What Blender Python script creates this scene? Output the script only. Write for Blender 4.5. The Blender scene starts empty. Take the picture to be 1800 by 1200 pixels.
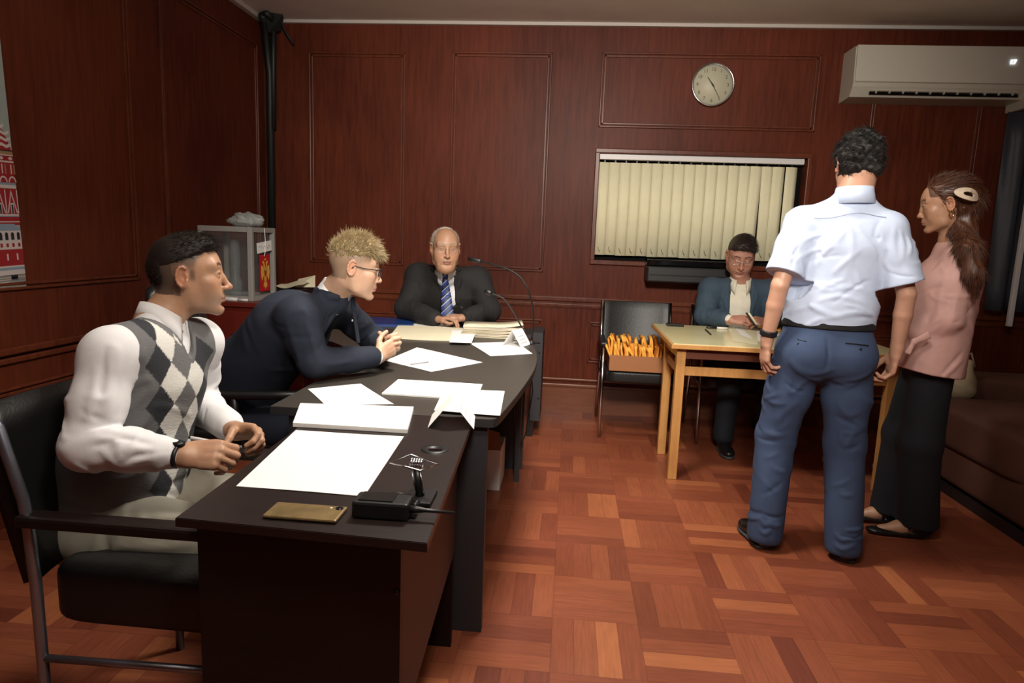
import bpy, bmesh, math, random
import numpy as np
from mathutils import Vector, Matrix
random.seed(7)
rng = np.random.default_rng(5)
SC = bpy.context.scene
COL = SC.collection
PI = math.pi
def V3(*a): return np.array(a, dtype=np.float64)
def nrm(v):
    v = np.asarray(v, float); return v/np.linalg.norm(v)

# ------------------------------------------------------------------ camera
EYE_Z = 1.31
FPX = 1150.0
YAW, PITCH, ROLL = math.radians(4.8), math.radians(8.7), math.radians(2.17)
_f = V3(-math.sin(YAW)*math.cos(PITCH), math.cos(YAW)*math.cos(PITCH), -math.sin(PITCH))
_r = nrm(np.cross(_f, V3(0, 0, 1))); _u = np.cross(_r, _f)
CR = _r*math.cos(ROLL)+_u*math.sin(ROLL); CU = -_r*math.sin(ROLL)+_u*math.cos(ROLL)
cam_data = bpy.data.cameras.new('camera'); cam = bpy.data.objects.new('camera', cam_data); COL.objects.link(cam)
cam_data.sensor_width = 36; cam_data.lens = FPX/1800*36; cam_data.clip_start = .05
cam.matrix_world = Matrix(((CR[0], CU[0], -_f[0], 0), (CR[1], CU[1], -_f[1], 0), (CR[2], CU[2], -_f[2], EYE_Z), (0, 0, 0, 1)))
SC.camera = cam
# measuring helpers: a photo point at a known depth Y, or on a known height z, or on the plane X
def _ray(x, y): return CR*(x-900)/FPX-CU*(y-600)/FPX+_f
def at(x, y, Y): d = _ray(x, y); t = Y/d[1]; return V3(d[0]*t, Y, EYE_Z+d[2]*t)
def onz(x, y, z): d = _ray(x, y); t = (z-EYE_Z)/d[2]; return V3(d[0]*t, d[1]*t, z)

# ------------------------------------------------------------------ light, world, exposure
w = bpy.data.worlds.new('world'); SC.world = w; w.use_nodes = True
w.node_tree.nodes['Background'].inputs[0].default_value = (.9, .85, .8, 1)
w.node_tree.nodes['Background'].inputs[1].default_value = .05
def area(name, loc, sx, sy, power, col=(1, .9, .78), tgt=None, spread=PI):
    l = bpy.data.lights.new(name, 'AREA'); l.shape = 'RECTANGLE'; l.size = sx; l.size_y = sy; l.energy = power; l.color = col
    l.spread = spread
    o = bpy.data.objects.new(name, l); COL.objects.link(o); o.location = loc
    if tgt is not None:
        o.rotation_euler = (Vector(tgt)-Vector(loc)).to_track_quat('-Z', 'Y').to_euler()
    return o
def bulb(name, loc, power, rad, col, spot=None, tgt=None, blend=1):
    l = bpy.data.lights.new(name, 'SPOT' if spot else 'POINT'); l.energy = power; l.shadow_soft_size = rad; l.color = col
    if spot: l.spot_size = math.radians(spot); l.spot_blend = blend
    o = bpy.data.objects.new(name, l); COL.objects.link(o); o.location = loc
    if tgt is not None: o.rotation_euler = (Vector(tgt)-Vector(loc)).to_track_quat('-Z', 'Y').to_euler()
    return o
bulb('added_fill_light', (.05, .75, 2.52), 40, .16, (1, .93, .84))  # added point fill that lifts the ceiling and near figures, no pendant hangs here
bulb('added_wall_spot', (.15, -.4, 2.62), 370, .20, (1, .93, .84), 66, (.05, 4.9, 1.55))  # unseen spot behind the camera, added to brighten back wall and blind
area('ceiling_lamp_light', (-.10, 2.65, 2.84), .45, .45, 20, (1, .93, .84), spread=math.radians(118))
SC.view_settings.view_transform = 'Standard'; SC.view_settings.look = 'None'
SC.view_settings.gamma = 1; SC.view_settings.exposure = .85
try: SC.view_settings.use_curve_mapping = False
except Exception: pass
SC.cycles.max_bounces = 6

# ------------------------------------------------------------------ materials
def srgb(r, g, b):
    f = lambda c: (c/255/12.92) if c/255 <= .04045 else ((c/255+.055)/1.055)**2.4
    return (f(r), f(g), f(b))
MATS = {}
def mat(name, col, rough=.5, metal=0, spec=.5, bump=0, bscale=50, vary=0, vscale=8, emis=None, alpha=1, trans=0, attr=False, stretch=(1, 1, 1), sheen=0, coat=0, sss=0):
    if name in MATS: return MATS[name]
    m = bpy.data.materials.new(name); m.use_nodes = True; nt = m.node_tree; N = nt.nodes; L = nt.links
    b = N['Principled BSDF']
    b.inputs['Base Color'].default_value = (*col, 1); b.inputs['Roughness'].default_value = rough; b.inputs['Metallic'].default_value = metal
    b.inputs['Specular IOR Level'].default_value = spec
    if sheen: b.inputs['Sheen Weight'].default_value = sheen
    if coat: b.inputs['Coat Weight'].default_value = coat; b.inputs['Coat Roughness'].default_value = .15
    if sss: b.inputs['Subsurface Weight'].default_value = sss; b.inputs['Subsurface Radius'].default_value = (.012, .005, .003); b.inputs['Subsurface Scale'].default_value = 1
    if emis: b.inputs['Emission Color'].default_value = (*emis[:3], 1); b.inputs['Emission Strength'].default_value = emis[3]
    if trans: b.inputs['Transmission Weight'].default_value = trans
    if alpha < 1: b.inputs['Alpha'].default_value = alpha
    tc = N.new('ShaderNodeTexCoord'); mp = N.new('ShaderNodeMapping'); mp.inputs['Scale'].default_value = stretch
    L.new(tc.outputs['Object'], mp.inputs['Vector'])
    src = None
    if attr:
        a = N.new('ShaderNodeAttribute'); a.attribute_name = 'Col'; src = a.outputs['Color']; L.new(src, b.inputs['Base Color'])
    if vary:
        n = N.new('ShaderNodeTexNoise'); n.inputs['Scale'].default_value = vscale; n.inputs['Detail'].default_value = 5
        L.new(mp.outputs[0], n.inputs['Vector'])
        mr = N.new('ShaderNodeMapRange'); mr.inputs['From Min'].default_value = .25; mr.inputs['From Max'].default_value = .75
        mr.inputs['To Min'].default_value = 1-vary; mr.inputs['To Max'].default_value = 1+vary; L.new(n.outputs['Fac'], mr.inputs['Value'])
        mx = N.new('ShaderNodeVectorMath'); mx.operation = 'SCALE'; L.new(mr.outputs[0], mx.inputs['Scale'])
        if src is not None: L.new(src, mx.inputs[0])
        else: mx.inputs[0].default_value = col
        L.new(mx.outputs[0], b.inputs['Base Color'])
    if bump:
        n = N.new('ShaderNodeTexNoise'); n.inputs['Scale'].default_value = bscale; n.inputs['Detail'].default_value = 4
        L.new(mp.outputs[0], n.inputs['Vector'])
        bp = N.new('ShaderNodeBump'); bp.inputs['Strength'].default_value = bump; bp.inputs['Distance'].default_value = .004
        L.new(n.outputs['Fac'], bp.inputs['Height']); L.new(bp.outputs[0], b.inputs['Normal'])
    MATS[name] = m; return m
def wood(name, c1, c2, rough=.35, scale=(14, 14, 1.1), coat=0, spec=.5, ns=3.0):
    m = bpy.data.materials.new(name); m.use_nodes = True; nt = m.node_tree; N = nt.nodes; L = nt.links
    b = N['Principled BSDF']; b.inputs['Roughness'].default_value = rough; b.inputs['Specular IOR Level'].default_value = spec
    if coat: b.inputs['Coat Weight'].default_value = coat; b.inputs['Coat Roughness'].default_value = .25
    tc = N.new('ShaderNodeTexCoord'); mp = N.new('ShaderNodeMapping'); mp.inputs['Scale'].default_value = scale; L.new(tc.outputs['Object'], mp.inputs[0])
    n = N.new('ShaderNodeTexNoise'); n.inputs['Scale'].default_value = ns; n.inputs['Detail'].default_value = 8; n.inputs['Roughness'].default_value = .6; n.inputs['Distortion'].default_value = .4
    L.new(mp.outputs[0], n.inputs['Vector'])
    n2 = N.new('ShaderNodeTexNoise'); n2.inputs['Scale'].default_value = 1.1; n2.inputs['Detail'].default_value = 2; L.new(tc.outputs['Object'], n2.inputs['Vector'])
    ad = N.new('ShaderNodeMath'); ad.operation = 'ADD'; L.new(n.outputs['Fac'], ad.inputs[0]); L.new(n2.outputs['Fac'], ad.inputs[1])
    cr = N.new('ShaderNodeValToRGB'); cr.color_ramp.elements[0].position = .36; cr.color_ramp.elements[0].color = (*c1, 1)
    cr.color_ramp.elements[1].position = .64; cr.color_ramp.elements[1].color = (*c2, 1)
    hf = N.new('ShaderNodeMath'); hf.operation = 'MULTIPLY'; hf.inputs[1].default_value = .5; L.new(ad.outputs[0], hf.inputs[0]); L.new(hf.outputs[0], cr.inputs[0])
    L.new(cr.outputs[0], b.inputs['Base Color'])
    bp = N.new('ShaderNodeBump'); bp.inputs['Strength'].default_value = .12; bp.inputs['Distance'].default_value = .002; L.new(n.outputs['Fac'], bp.inputs['Height']); L.new(bp.outputs[0], b.inputs['Normal'])
    MATS[name] = m; return m
def parquet():
    m = bpy.data.materials.new('parquet'); m.use_nodes = True; nt = m.node_tree; N = nt.nodes; L = nt.links
    b = N['Principled BSDF']; b.inputs['Roughness'].default_value = .38; b.inputs['Specular IOR Level'].default_value = .45
    def M(op, a, c=None, d=None):
        n = N.new('ShaderNodeMath'); n.operation = op
        for i, x in enumerate((a, c, d)):
            if x is None: continue
            if isinstance(x, (int, float)): n.inputs[i].default_value = x
            else: L.new(x, n.inputs[i])
        return n.outputs[0]
    tc = N.new('ShaderNodeTexCoord'); sp = N.new('ShaderNodeSeparateXYZ'); L.new(tc.outputs['Object'], sp.inputs[0])
    X = M('DIVIDE', M('ADD', sp.outputs[0], 12.0), .3); Y = M('DIVIDE', M('ADD', sp.outputs[1], 12.25), .3)
    cx = M('FLOOR', X); cy = M('FLOOR', Y); fx = M('FRACT', X); fy = M('FRACT', Y)
    par = M('MODULO', M('ADD', cx, cy), 2)
    def sel(a, c): return M('ADD', M('MULTIPLY', a, par), M('MULTIPLY', c, M('SUBTRACT', 1, par)))
    across = sel(fx, fy); along = sel(fy, fx)
    st = M('MULTIPLY', across, 4); si = M('FLOOR', st); sf = M('FRACT', st)
    cb = N.new('ShaderNodeCombineXYZ'); L.new(cx, cb.inputs[0]); L.new(cy, cb.inputs[1]); L.new(si, cb.inputs[2])
    wn = N.new('ShaderNodeTexWhiteNoise'); wn.noise_dimensions = '3D'; L.new(cb.outputs[0], wn.inputs['Vector'])
    cr = N.new('ShaderNodeValToRGB'); e = cr.color_ramp.elements
    e[0].position = 0; e[0].color = (.17, .042, .022, 1); e[1].position = 1; e[1].color = (.44, .145, .058, 1)
    for p, c in ((.15, (.24, .062, .030)), (.6, (.285, .078, .036)), (.9, (.32, .092, .040))):
        x = e.new(p); x.color = (*c, 1)
    L.new(wn.outputs['Value'], cr.inputs[0])
    # grain
    gv = N.new('ShaderNodeCombineXYZ'); L.new(M('MULTIPLY', along, 1.2), gv.inputs[0]); L.new(M('MULTIPLY', across, 14), gv.inputs[1]); L.new(M('MULTIPLY', wn.outputs['Value'], 37), gv.inputs[2])
    gn = N.new('ShaderNodeTexNoise'); gn.inputs['Scale'].default_value = 2.5; gn.inputs['Detail'].default_value = 6; L.new(gv.outputs[0], gn.inputs['Vector'])
    sc_ = N.new('ShaderNodeVectorMath'); sc_.operation = 'SCALE'; L.new(cr.outputs[0], sc_.inputs[0])
    # joints
    j = M('MINIMUM', M('MINIMUM', sf, M('SUBTRACT', 1, sf)), M('MULTIPLY', M('MINIMUM', along, M('SUBTRACT', 1, along)), 4))
    jr = N.new('ShaderNodeMapRange'); jr.inputs['From Max'].default_value = .022; jr.inputs['To Min'].default_value = .55; L.new(j, jr.inputs['Value'])
    wear = N.new('ShaderNodeTexNoise'); wear.inputs['Scale'].default_value = 1.7; wear.inputs['Detail'].default_value = 5; L.new(tc.outputs['Object'], wear.inputs['Vector'])
    wr = M('ADD', M('MULTIPLY', wear.outputs['Fac'], .5), .62)
    L.new(M('MULTIPLY', M('MULTIPLY', M('ADD', M('MULTIPLY', gn.outputs['Fac'], .7), .65), jr.outputs[0]), wr), sc_.inputs['Scale'])
    L.new(sc_.outputs[0], b.inputs['Base Color'])
    rr = N.new('ShaderNodeMapRange'); rr.inputs['From Min'].default_value = .3; rr.inputs['From Max'].default_value = .7; rr.inputs['To Min'].default_value = .3; rr.inputs['To Max'].default_value = .5
    L.new(wear.outputs['Fac'], rr.inputs['Value']); L.new(rr.outputs[0], b.inputs['Roughness'])
    bp = N.new('ShaderNodeBump'); bp.inputs['Strength'].default_value = .25; bp.inputs['Distance'].default_value = .001; L.new(jr.outputs[0], bp.inputs['Height']); L.new(bp.outputs[0], b.inputs['Normal'])
    MATS['parquet'] = m; return m
M_WALL = wood('mahogany_panel', (.070, .0140, .0068), (.150, .034, .0155), .44, (16, 16, 1.2), spec=.14)
M_MOULD = wood('mahogany_moulding', (.075, .017, .008), (.17, .042, .018), .34, (10, 10, 3), spec=.3)
M_CAB = wood('cabinet_wood', (.10, .012, .008), (.17, .022, .014), .3, (8, 8, 2))
M_FLOOR = parquet()
M_CEIL = mat('ceiling_paint', (.78, .71, .63), .9, bump=.15, bscale=60, vary=.06, vscale=3)
M_CORN = mat('cornice_paint', (.55, .5, .45), .7)
M_WENGE = wood('wenge_laminate', (.008, .0045, .004), (.017, .009, .008), .45, (2, 22, 22), spec=.35)
M_EDGE = mat('edge_band', (.020, .011, .009), .35)
M_GREYT = mat('graphite_laminate', (.048, .042, .035), .44, spec=.45, bump=.03, bscale=400)
M_GREYP = mat('graphite_panel', (.03, .03, .034), .5)
M_BLACK = mat('black_plastic', (.010, .010, .011), .4)
M_DARKM = mat('dark_metal', (.02, .02, .02), .35, metal=.6)
M_LEATH = mat('black_leather', (.009, .009, .009), .42, bump=.25, bscale=120)
M_CHROME = mat('chrome_tube', (.62, .64, .68), .18, metal=1)
M_OAK = wood('beech_wood', (.42, .19, .055), (.60, .31, .10), .4, (14, 14, 1.5))
M_TTOP = mat('pale_table_laminate', (.74, .68, .38), .22, vary=.05, vscale=4, coat=.3)
M_PAPER = mat('white_paper', (.86, .85, .82), .8)
M_CREAM = mat('cream_paper', (.78, .72, .52), .8, vary=.04)
M_INK = mat('grey_print', (.3, .3, .32), .8)
M_PLAST = mat('ac_plastic', (.50, .46, .38), .3)
M_BLIND = mat('blind_fabric', (.90, .85, .58), .85, bump=.15, bscale=300, vary=.03, vscale=10)
M_WHITEM = mat('white_metal', (.72, .70, .68), .4)
M_GOLD = mat('gold_phone', (.27, .19, .085), .42, metal=.6, vary=.3, vscale=30)
M_GLASS = mat('clear_glass', (.9, .95, .95), .05, trans=.95, spec=.5)
M_CLEAR = mat('clear_plastic', (.6, .65, .65), .12, alpha=.05)
M_BOXF = mat('grey_box_frame', (.32, .31, .29), .45)
M_BAG = mat('plastic_bag', (.55, .6, .57), .2, alpha=.55, bump=.8, bscale=30)
M_RED = mat('red_card', (.55, .035, .02), .5)
M_REDD = mat('emblem_red', (.5, .012, .016), .5)
M_GOLDC = mat('emblem_gold', (.75, .42, .07), .5)
M_BLUE = mat('blue_folder', (.012, .045, .19), .35)
M_ENV = mat('yellow_envelope', (.90, .46, .07), .75, vary=.12, vscale=20)
M_ENV2 = mat('orange_envelope', (.80, .33, .04), .75, vary=.12, vscale=20)
M_CARD = mat('cardboard', (.36, .15, .06), .8)
M_SOFA = mat('brown_plush', (.085, .030, .017), .75, bump=.3, bscale=150, vary=.12, vscale=6)
M_LENS = mat('lens_black', (.004, .004, .005), .08)

# ------------------------------------------------------------------ object helpers
def link(name, me, m=None, parent=None, smooth=False):
    o = bpy.data.objects.new(name, me); COL.objects.link(o)
    if m is not None:
        for x in (m if isinstance(m, (list, tuple)) else [m]): me.materials.append(x)
    if smooth: me.polygons.foreach_set('use_smooth', [True]*len(me.polygons))
    if parent is not None:
        o.parent = parent
        o.matrix_parent_inverse = Matrix.Identity(4)
    return o
class MB:
    """collects shapes of ONE mesh; coordinates are relative to the thing's own origin"""
    def __init__(s): s.bm = bmesh.new(); s.mi = 0
    def _fin(s, fs):
        for f in fs: f.material_index = s.mi
    def box(s, c, d, rz=0, bev=0, rot=None):
        r = bmesh.ops.create_cube(s.bm, size=1); vs = r['verts']
        M = Matrix.Translation(Vector(c)) @ (rot.to_4x4() if rot is not None else Matrix.Rotation(rz, 4, 'Z')) @ Matrix.Diagonal((*d, 1))
        bmesh.ops.transform(s.bm, matrix=M, verts=vs)
        fs = list({f for v in vs for f in v.link_faces}); s._fin(fs)
        if bev > 0:
            es = list({e for v in vs for e in v.link_edges})
            rr = bmesh.ops.bevel(s.bm, geom=es, offset=bev, segments=2, affect='EDGES', profile=.5); s._fin(rr['faces'])
        return s
    def span(s, p0, p1, bev=0):
        p0 = np.minimum(p0, p1)*1.0 if False else np.array(p0, float); p1 = np.array(p1, float)
        return s.box((p0+p1)/2, np.abs(p1-p0), bev=bev)
    def tube(s, pts, r, n=10, cap=True, closed=False):
        P = [Vector(p) for p in pts]; rs = r if isinstance(r, (list, tuple)) else [r]*len(P)
        rings = []; up = None
        for i, p in enumerate(P):
            if closed: t = (P[(i+1) % len(P)]-P[i-1])
            else: t = (P[min(i+1, len(P)-1)]-P[max(i-1, 0)])
            if t.length < 1e-9: t = Vector((0, 0, 1))
            t.normalize()
            if up is None: up = t.orthogonal().normalized()
            up = (up-t*up.dot(t)); up = up.normalized() if up.length > 1e-6 else t.orthogonal().normalized()
            bi = t.cross(up)
            rings.append([s.bm.verts.new(p+(up*math.cos(a)+bi*math.sin(a))*rs[i]) for a in [2*PI*k/n for k in range(n)]])
        fs = []
        m = len(rings)
        for i in range(m if closed else m-1):
            A, B = rings[i], rings[(i+1) % m]
            for k in range(n): fs.append(s.bm.faces.new((A[k], A[(k+1) % n], B[(k+1) % n], B[k])))
        if cap and not closed: fs.append(s.bm.faces.new(rings[0][::-1])); fs.append(s.bm.faces.new(rings[-1]))
        s._fin(fs)
        for f in fs: f.smooth = True
        return s
    def cyl(s, c, r, h, n=24, r2=None, axis='Z'):
        d = {'Z': (0, 0, 1), 'Y': (0, 1, 0), 'X': (1, 0, 0)}[axis] if isinstance(axis, str) else axis
        c = Vector(c); d = Vector(d).normalized()
        return s.tube([c, c+d*h], [r, r if r2 is None else r2], n)
    def lathe(s, prof, c=(0, 0, 0), n=24, M=None):
        c = Vector(c); rings = []
        for r, z in prof:
            rings.append([s.bm.verts.new((M @ Vector((r*math.cos(2*PI*k/n), r*math.sin(2*PI*k/n), z)) if M is not None else Vector((r*math.cos(2*PI*k/n), r*math.sin(2*PI*k/n), z)))+c) for k in range(n)])
        fs = []
        for A, B in zip(rings, rings[1:]):
            for k in range(n): fs.append(s.bm.faces.new((A[k], A[(k+1) % n], B[(k+1) % n], B[k])))
        s._fin(fs)
        for f in fs: f.smooth = True
        return s
    def poly(s, pts, thick=None, d=(0, 0, 1)):
        """flat polygon; thick = extrude along d"""
        vs = [s.bm.verts.new(Vector(p)) for p in pts]
        f = s.bm.faces.new(vs); fs = [f]
        if thick:
            dv = Vector(d)*thick
            v2 = [s.bm.verts.new(v.co+dv) for v in vs]
            fs.append(s.bm.faces.new(v2[::-1])); n = len(vs)
            for k in range(n): fs.append(s.bm.faces.new((vs[(k+1) % n], vs[k], v2[k], v2[(k+1) % n])))
        s._fin(fs); return s
    def sphere(s, c, r, seg=16, sc=(1, 1, 1), rot=None):
        rr = bmesh.ops.create_uvsphere(s.bm, u_segments=seg, v_segments=max(6, seg//2), radius=r)
        M = Matrix.Translation(Vector(c)) @ (rot.to_4x4() if rot is not None else Matrix.Identity(4)) @ Matrix.Diagonal((*sc, 1))
        bmesh.ops.transform(s.bm, matrix=M, verts=rr['verts'])
        fs = list({f for v in rr['verts'] for f in v.link_faces}); s._fin(fs)
        for f in fs: f.smooth = True
        return s
    def puff(s, c, d, e=.35, seg=14, rot=None):
        """super-ellipsoid cushion"""
        n0 = len(s.bm.verts)
        rr = bmesh.ops.create_uvsphere(s.bm, u_segments=seg*3, v_segments=seg*2, radius=1)
        for v in rr['verts']:
            co = v.co; 
            a = [math.copysign(abs(x)**e, x) for x in co]
            k = max(1e-6, (abs(a[0])**(2/e)+abs(a[1])**(2/e)+abs(a[2])**(2/e))) if False else 1
            v.co = Vector(a)
            L_ = (abs(a[0])**8+abs(a[1])**8+abs(a[2])**8)**(1/8)
            v.co = Vector(a)/max(L_, 1e-6)*(.90+.10*L_)
        M = Matrix.Translation(Vector(c)) @ (rot.to_4x4() if rot is not None else Matrix.Identity(4)) @ Matrix.Diagonal((d[0]/2, d[1]/2, d[2]/2, 1))
        bmesh.ops.transform(s.bm, matrix=M, verts=rr['verts'])
        fs = list({f for v in rr['verts'] for f in v.link_faces}); s._fin(fs)
        for f in fs: f.smooth = True
        return s
    def out(s, name, m, parent=None, recalc=True):
        if recalc: bmesh.ops.recalc_face_normals(s.bm, faces=s.bm.faces)
        me = bpy.data.meshes.new(name); s.bm.to_mesh(me); s.bm.free()
        return link(name, me, m, parent)
def tag(o, label=None, cat=None, group=None, kind=None):
    if label: o['label'] = label
    if cat: o['category'] = cat
    if group: o['group'] = group
    if kind: o['kind'] = kind
    return o
def thing(name, label, cat, loc=(0, 0, 0), rz=0, group=None):
    o = bpy.data.objects.new(name, None); COL.objects.link(o); o.location = loc; o.rotation_euler = (0, 0, rz); o.empty_display_size = .05
    return tag(o, label, cat, group)
def copy_tree(o, parent=None):
    c = o.copy(); COL.objects.link(c); c.parent = parent
    for ch in list(o.children): copy_tree(ch, c)
    return c
def text_mesh(name, s, size, m, parent, loc, rot, ext=.0005):
    cu = bpy.data.curves.new(name, 'FONT'); cu.body = s; cu.size = size; cu.extrude = ext; cu.align_x = 'CENTER'; cu.align_y = 'CENTER'
    t = bpy.data.objects.new(name+'_tmp', cu); COL.objects.link(t)
    dg = bpy.context.evaluated_depsgraph_get(); me = bpy.data.meshes.new_from_object(t.evaluated_get(dg))
    bpy.data.objects.remove(t); bpy.data.curves.remove(cu)
    o = link(name, me, m, parent); o.location = loc; o.rotation_euler = rot; return o

# ------------------------------------------------------------------ implicit surfaces for bodies and cloth
class Prim:
    __slots__ = ('f', 'c', 'R', 'k', 'op')
    def __init__(s, f, c, R, k, op): s.f = f; s.c = np.asarray(c, float); s.R = R; s.k = k; s.op = op
def seg(a, b, r, r2=None, k=.012, op='u', d=None, d2=None, ua=None):
    a = np.asarray(a, float); b = np.asarray(b, float); r2 = r if r2 is None else r2
    ab = b-a; L2 = max(float(ab@ab), 1e-12)
    if d is None:
        def f(P):
            q = P-a; t = np.clip(q@ab/L2, 0, 1); q = q-t[:, None]*ab
            return np.sqrt((q*q).sum(1))-(r+(r2-r)*t)
        return Prim(f, (a+b)/2, math.sqrt(L2)/2+max(r, r2), k, op)
    d2 = d if d2 is None else d2
    ax = ab/math.sqrt(L2); u = np.asarray(ua, float); u = u-ax*(u@ax); u = u/np.linalg.norm(u); v = np.cross(ax, u)
    def f(P):
        q = P-a; s = q@ax; t = np.clip(s/math.sqrt(L2), 0, 1); e = s-t*math.sqrt(L2)
        W = r+(r2-r)*t; D = d+(d2-d)*t; E = np.minimum(W, D)
        x = q@u; y = q@v
        k0 = np.sqrt((x/W)**2+(y/D)**2+(e/E)**2)+1e-9; k1 = np.sqrt((x/W**2)**2+(y/D**2)**2+(e/E**2)**2)+1e-9
        return k0*(k0-1)/k1
    return Prim(f, (a+b)/2, math.sqrt(L2)/2+max(r, r2, d, d2), k, op)
def chain(pts, rs, k=.012, op='u'):
    return [seg(pts[i], pts[i+1], rs[i], rs[i+1], k, op) for i in range(len(pts)-1)]
def ell(c, rad, R=None, k=.012, op='u'):
    c = np.asarray(c, float); rad = np.asarray(rad, float); R = np.eye(3) if R is None else np.asarray(R, float)
    def f(P):
        q = (P-c)@R.T
        k0 = np.sqrt(((q/rad)**2).sum(1))+1e-9; k1 = np.sqrt(((q/rad**2)**2).sum(1))+1e-9
        return k0*(k0-1)/k1
    return Prim(f, c, float(rad.max()), k, op)
def rbox(c, half, R=None, rad=.005, k=.005, op='u'):
    c = np.asarray(c, float); half = np.asarray(half, float)-rad; R = np.eye(3) if R is None else np.asarray(R, float)
    def f(P):
        q = np.abs((P-c)@R.T)-half
        return np.sqrt((np.maximum(q, 0)**2).sum(1))+np.minimum(q.max(1), 0)-rad
    return Prim(f, c, float(np.linalg.norm(half))+rad, k, op)
def half(c, n, k=.004):
    """cut: keep what lies behind the plane (against n)"""
    c = np.asarray(c, float); n = nrm(n)
    return Prim(lambda P: (P-c)@n, c, 1e9, k, 'i')
def evalp(prims, P):
    d = None
    for p in prims:
        v = p.f(P)
        if p.op == 'f':
            d = d-v if d is not None else np.full(len(P), 1e3); continue
        if p.op == 'u':
            if d is None: d = v; continue
            h = np.maximum(p.k-np.abs(d-v), 0)/p.k if p.k > 0 else 0
            d = np.minimum(d, v)-h*h*p.k*.25
        else:
            if d is None: d = np.full(len(P), 1e3)
            v = -v if p.op == 's' else v
            h = np.maximum(p.k-np.abs(d-v), 0)/p.k if p.k > 0 else 0
            d = np.maximum(d, v)+h*h*p.k*.25
    return d
def project(prims, p, it=5):
    p = np.asarray(p, float).copy(); e = 1e-3
    for _ in range(it):
        Q = np.stack([p, p+[e, 0, 0], p+[0, e, 0], p+[0, 0, e]]); v = evalp(prims, Q)
        g = (v[1:]-v[0])/e; g2 = max(float(g@g), .05); p = p-v[0]*g/g2
    return p, g/max(np.linalg.norm(g), 1e-6)
def fold(Q, wd, amp):
    """a soft crease of cloth along a line, fading out at both ends"""
    C = []                        # round the line off
    Q = [np.asarray(q, float) for q in Q]
    for i in range(len(Q)-1):
        p0, p1, p2, p3 = Q[max(i-1, 0)], Q[i], Q[i+1], Q[min(i+2, len(Q)-1)]
        for t in (0, .33, .67): C.append(.5*((2*p1)+(-p0+p2)*t+(2*p0-5*p1+4*p2-p3)*t*t+(-p0+3*p1-3*p2+p3)*t**3))
    C.append(Q[-1]); n = len(C)-1
    def f(P):
        w = np.zeros(len(P))
        for i in range(n):
            a = C[i]; ab = C[i+1]-a; q = P-a; t = np.clip(q@ab/max(ab@ab, 1e-12), 0, 1); q = q-t[:, None]*ab
            w = np.maximum(w, np.exp(-(q*q).sum(1)/(wd*wd))*np.sin(PI*np.clip((i+t)/n*.94+.03, 0, 1))**.8)
        return w*amp
    c = sum(C)/len(C); return Prim(f, c, max(np.linalg.norm(p-c) for p in C)+wd*2.2, 0, 'f')
def ridge(prims, pts, r=.012, prot=.006, k=.02, op='u', taper=True):
    if taper: return [fold([project(prims, p)[0] for p in pts], r*.85, prot*(1.0 if op == 'u' else -1.1))]
    out = []; Q = []
    for i, p in enumerate(pts):
        q, n = project(prims, p); tp = .45 if (taper and i in (0, len(pts)-1)) else 1
        Q.append(q-n*(r*tp-prot*tp) if op == 'u' else q+n*(r*tp-prot*tp))
    rs = [r*(.45 if (taper and i in (0, len(pts)-1)) else 1) for i in range(len(pts))]
    return chain(Q, rs, k, op)
def arcs(prims, a, b, r, n, seed, amp=.005, wd=.008, sweep=1.6, shift=.03, lo=0, hi=1, d=None, ua=None):
    """random creases running part of the way round a limb from a to b"""
    rr = np.random.default_rng(seed); a = np.asarray(a, float); b = np.asarray(b, float); ax = nrm(b-a); L_ = np.linalg.norm(b-a)
    u = nrm(np.cross(ax, [.3, .9, .2]) if ua is None else np.asarray(ua)-ax*(ax@np.asarray(ua))); v = np.cross(ax, u); out = []; d = r if d is None else d
    for i in range(n):
        t = rr.uniform(lo, hi); ph = rr.uniform(0, 2*PI); sw = sweep*rr.uniform(.5, 1.1)*rr.choice([-1, 1]); sh = shift*rr.uniform(-1, 1); pts = []
        for q in np.linspace(0, 1, 4):
            p = a+ax*(t*L_+sh*q+.008*math.sin(q*3))+u*r*math.cos(ph+sw*q)+v*d*math.sin(ph+sw*q); pts.append(project(prims, p)[0])
        k_ = rr.uniform(.6, 1.15); out.append(fold(pts, wd*rr.uniform(.7, 1.25), amp*k_*(1 if rr.random() < .62 else -.8)))
    return out
def noise3(P, f, seed):
    r = np.random.default_rng(seed); v = np.zeros(len(P))
    for i in range(6):
        d = r.normal(size=3); d /= np.linalg.norm(d); v += np.sin(P@d*f*(.7+.6*r.random())+r.random()*6.28)
    return v/2.4
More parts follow.
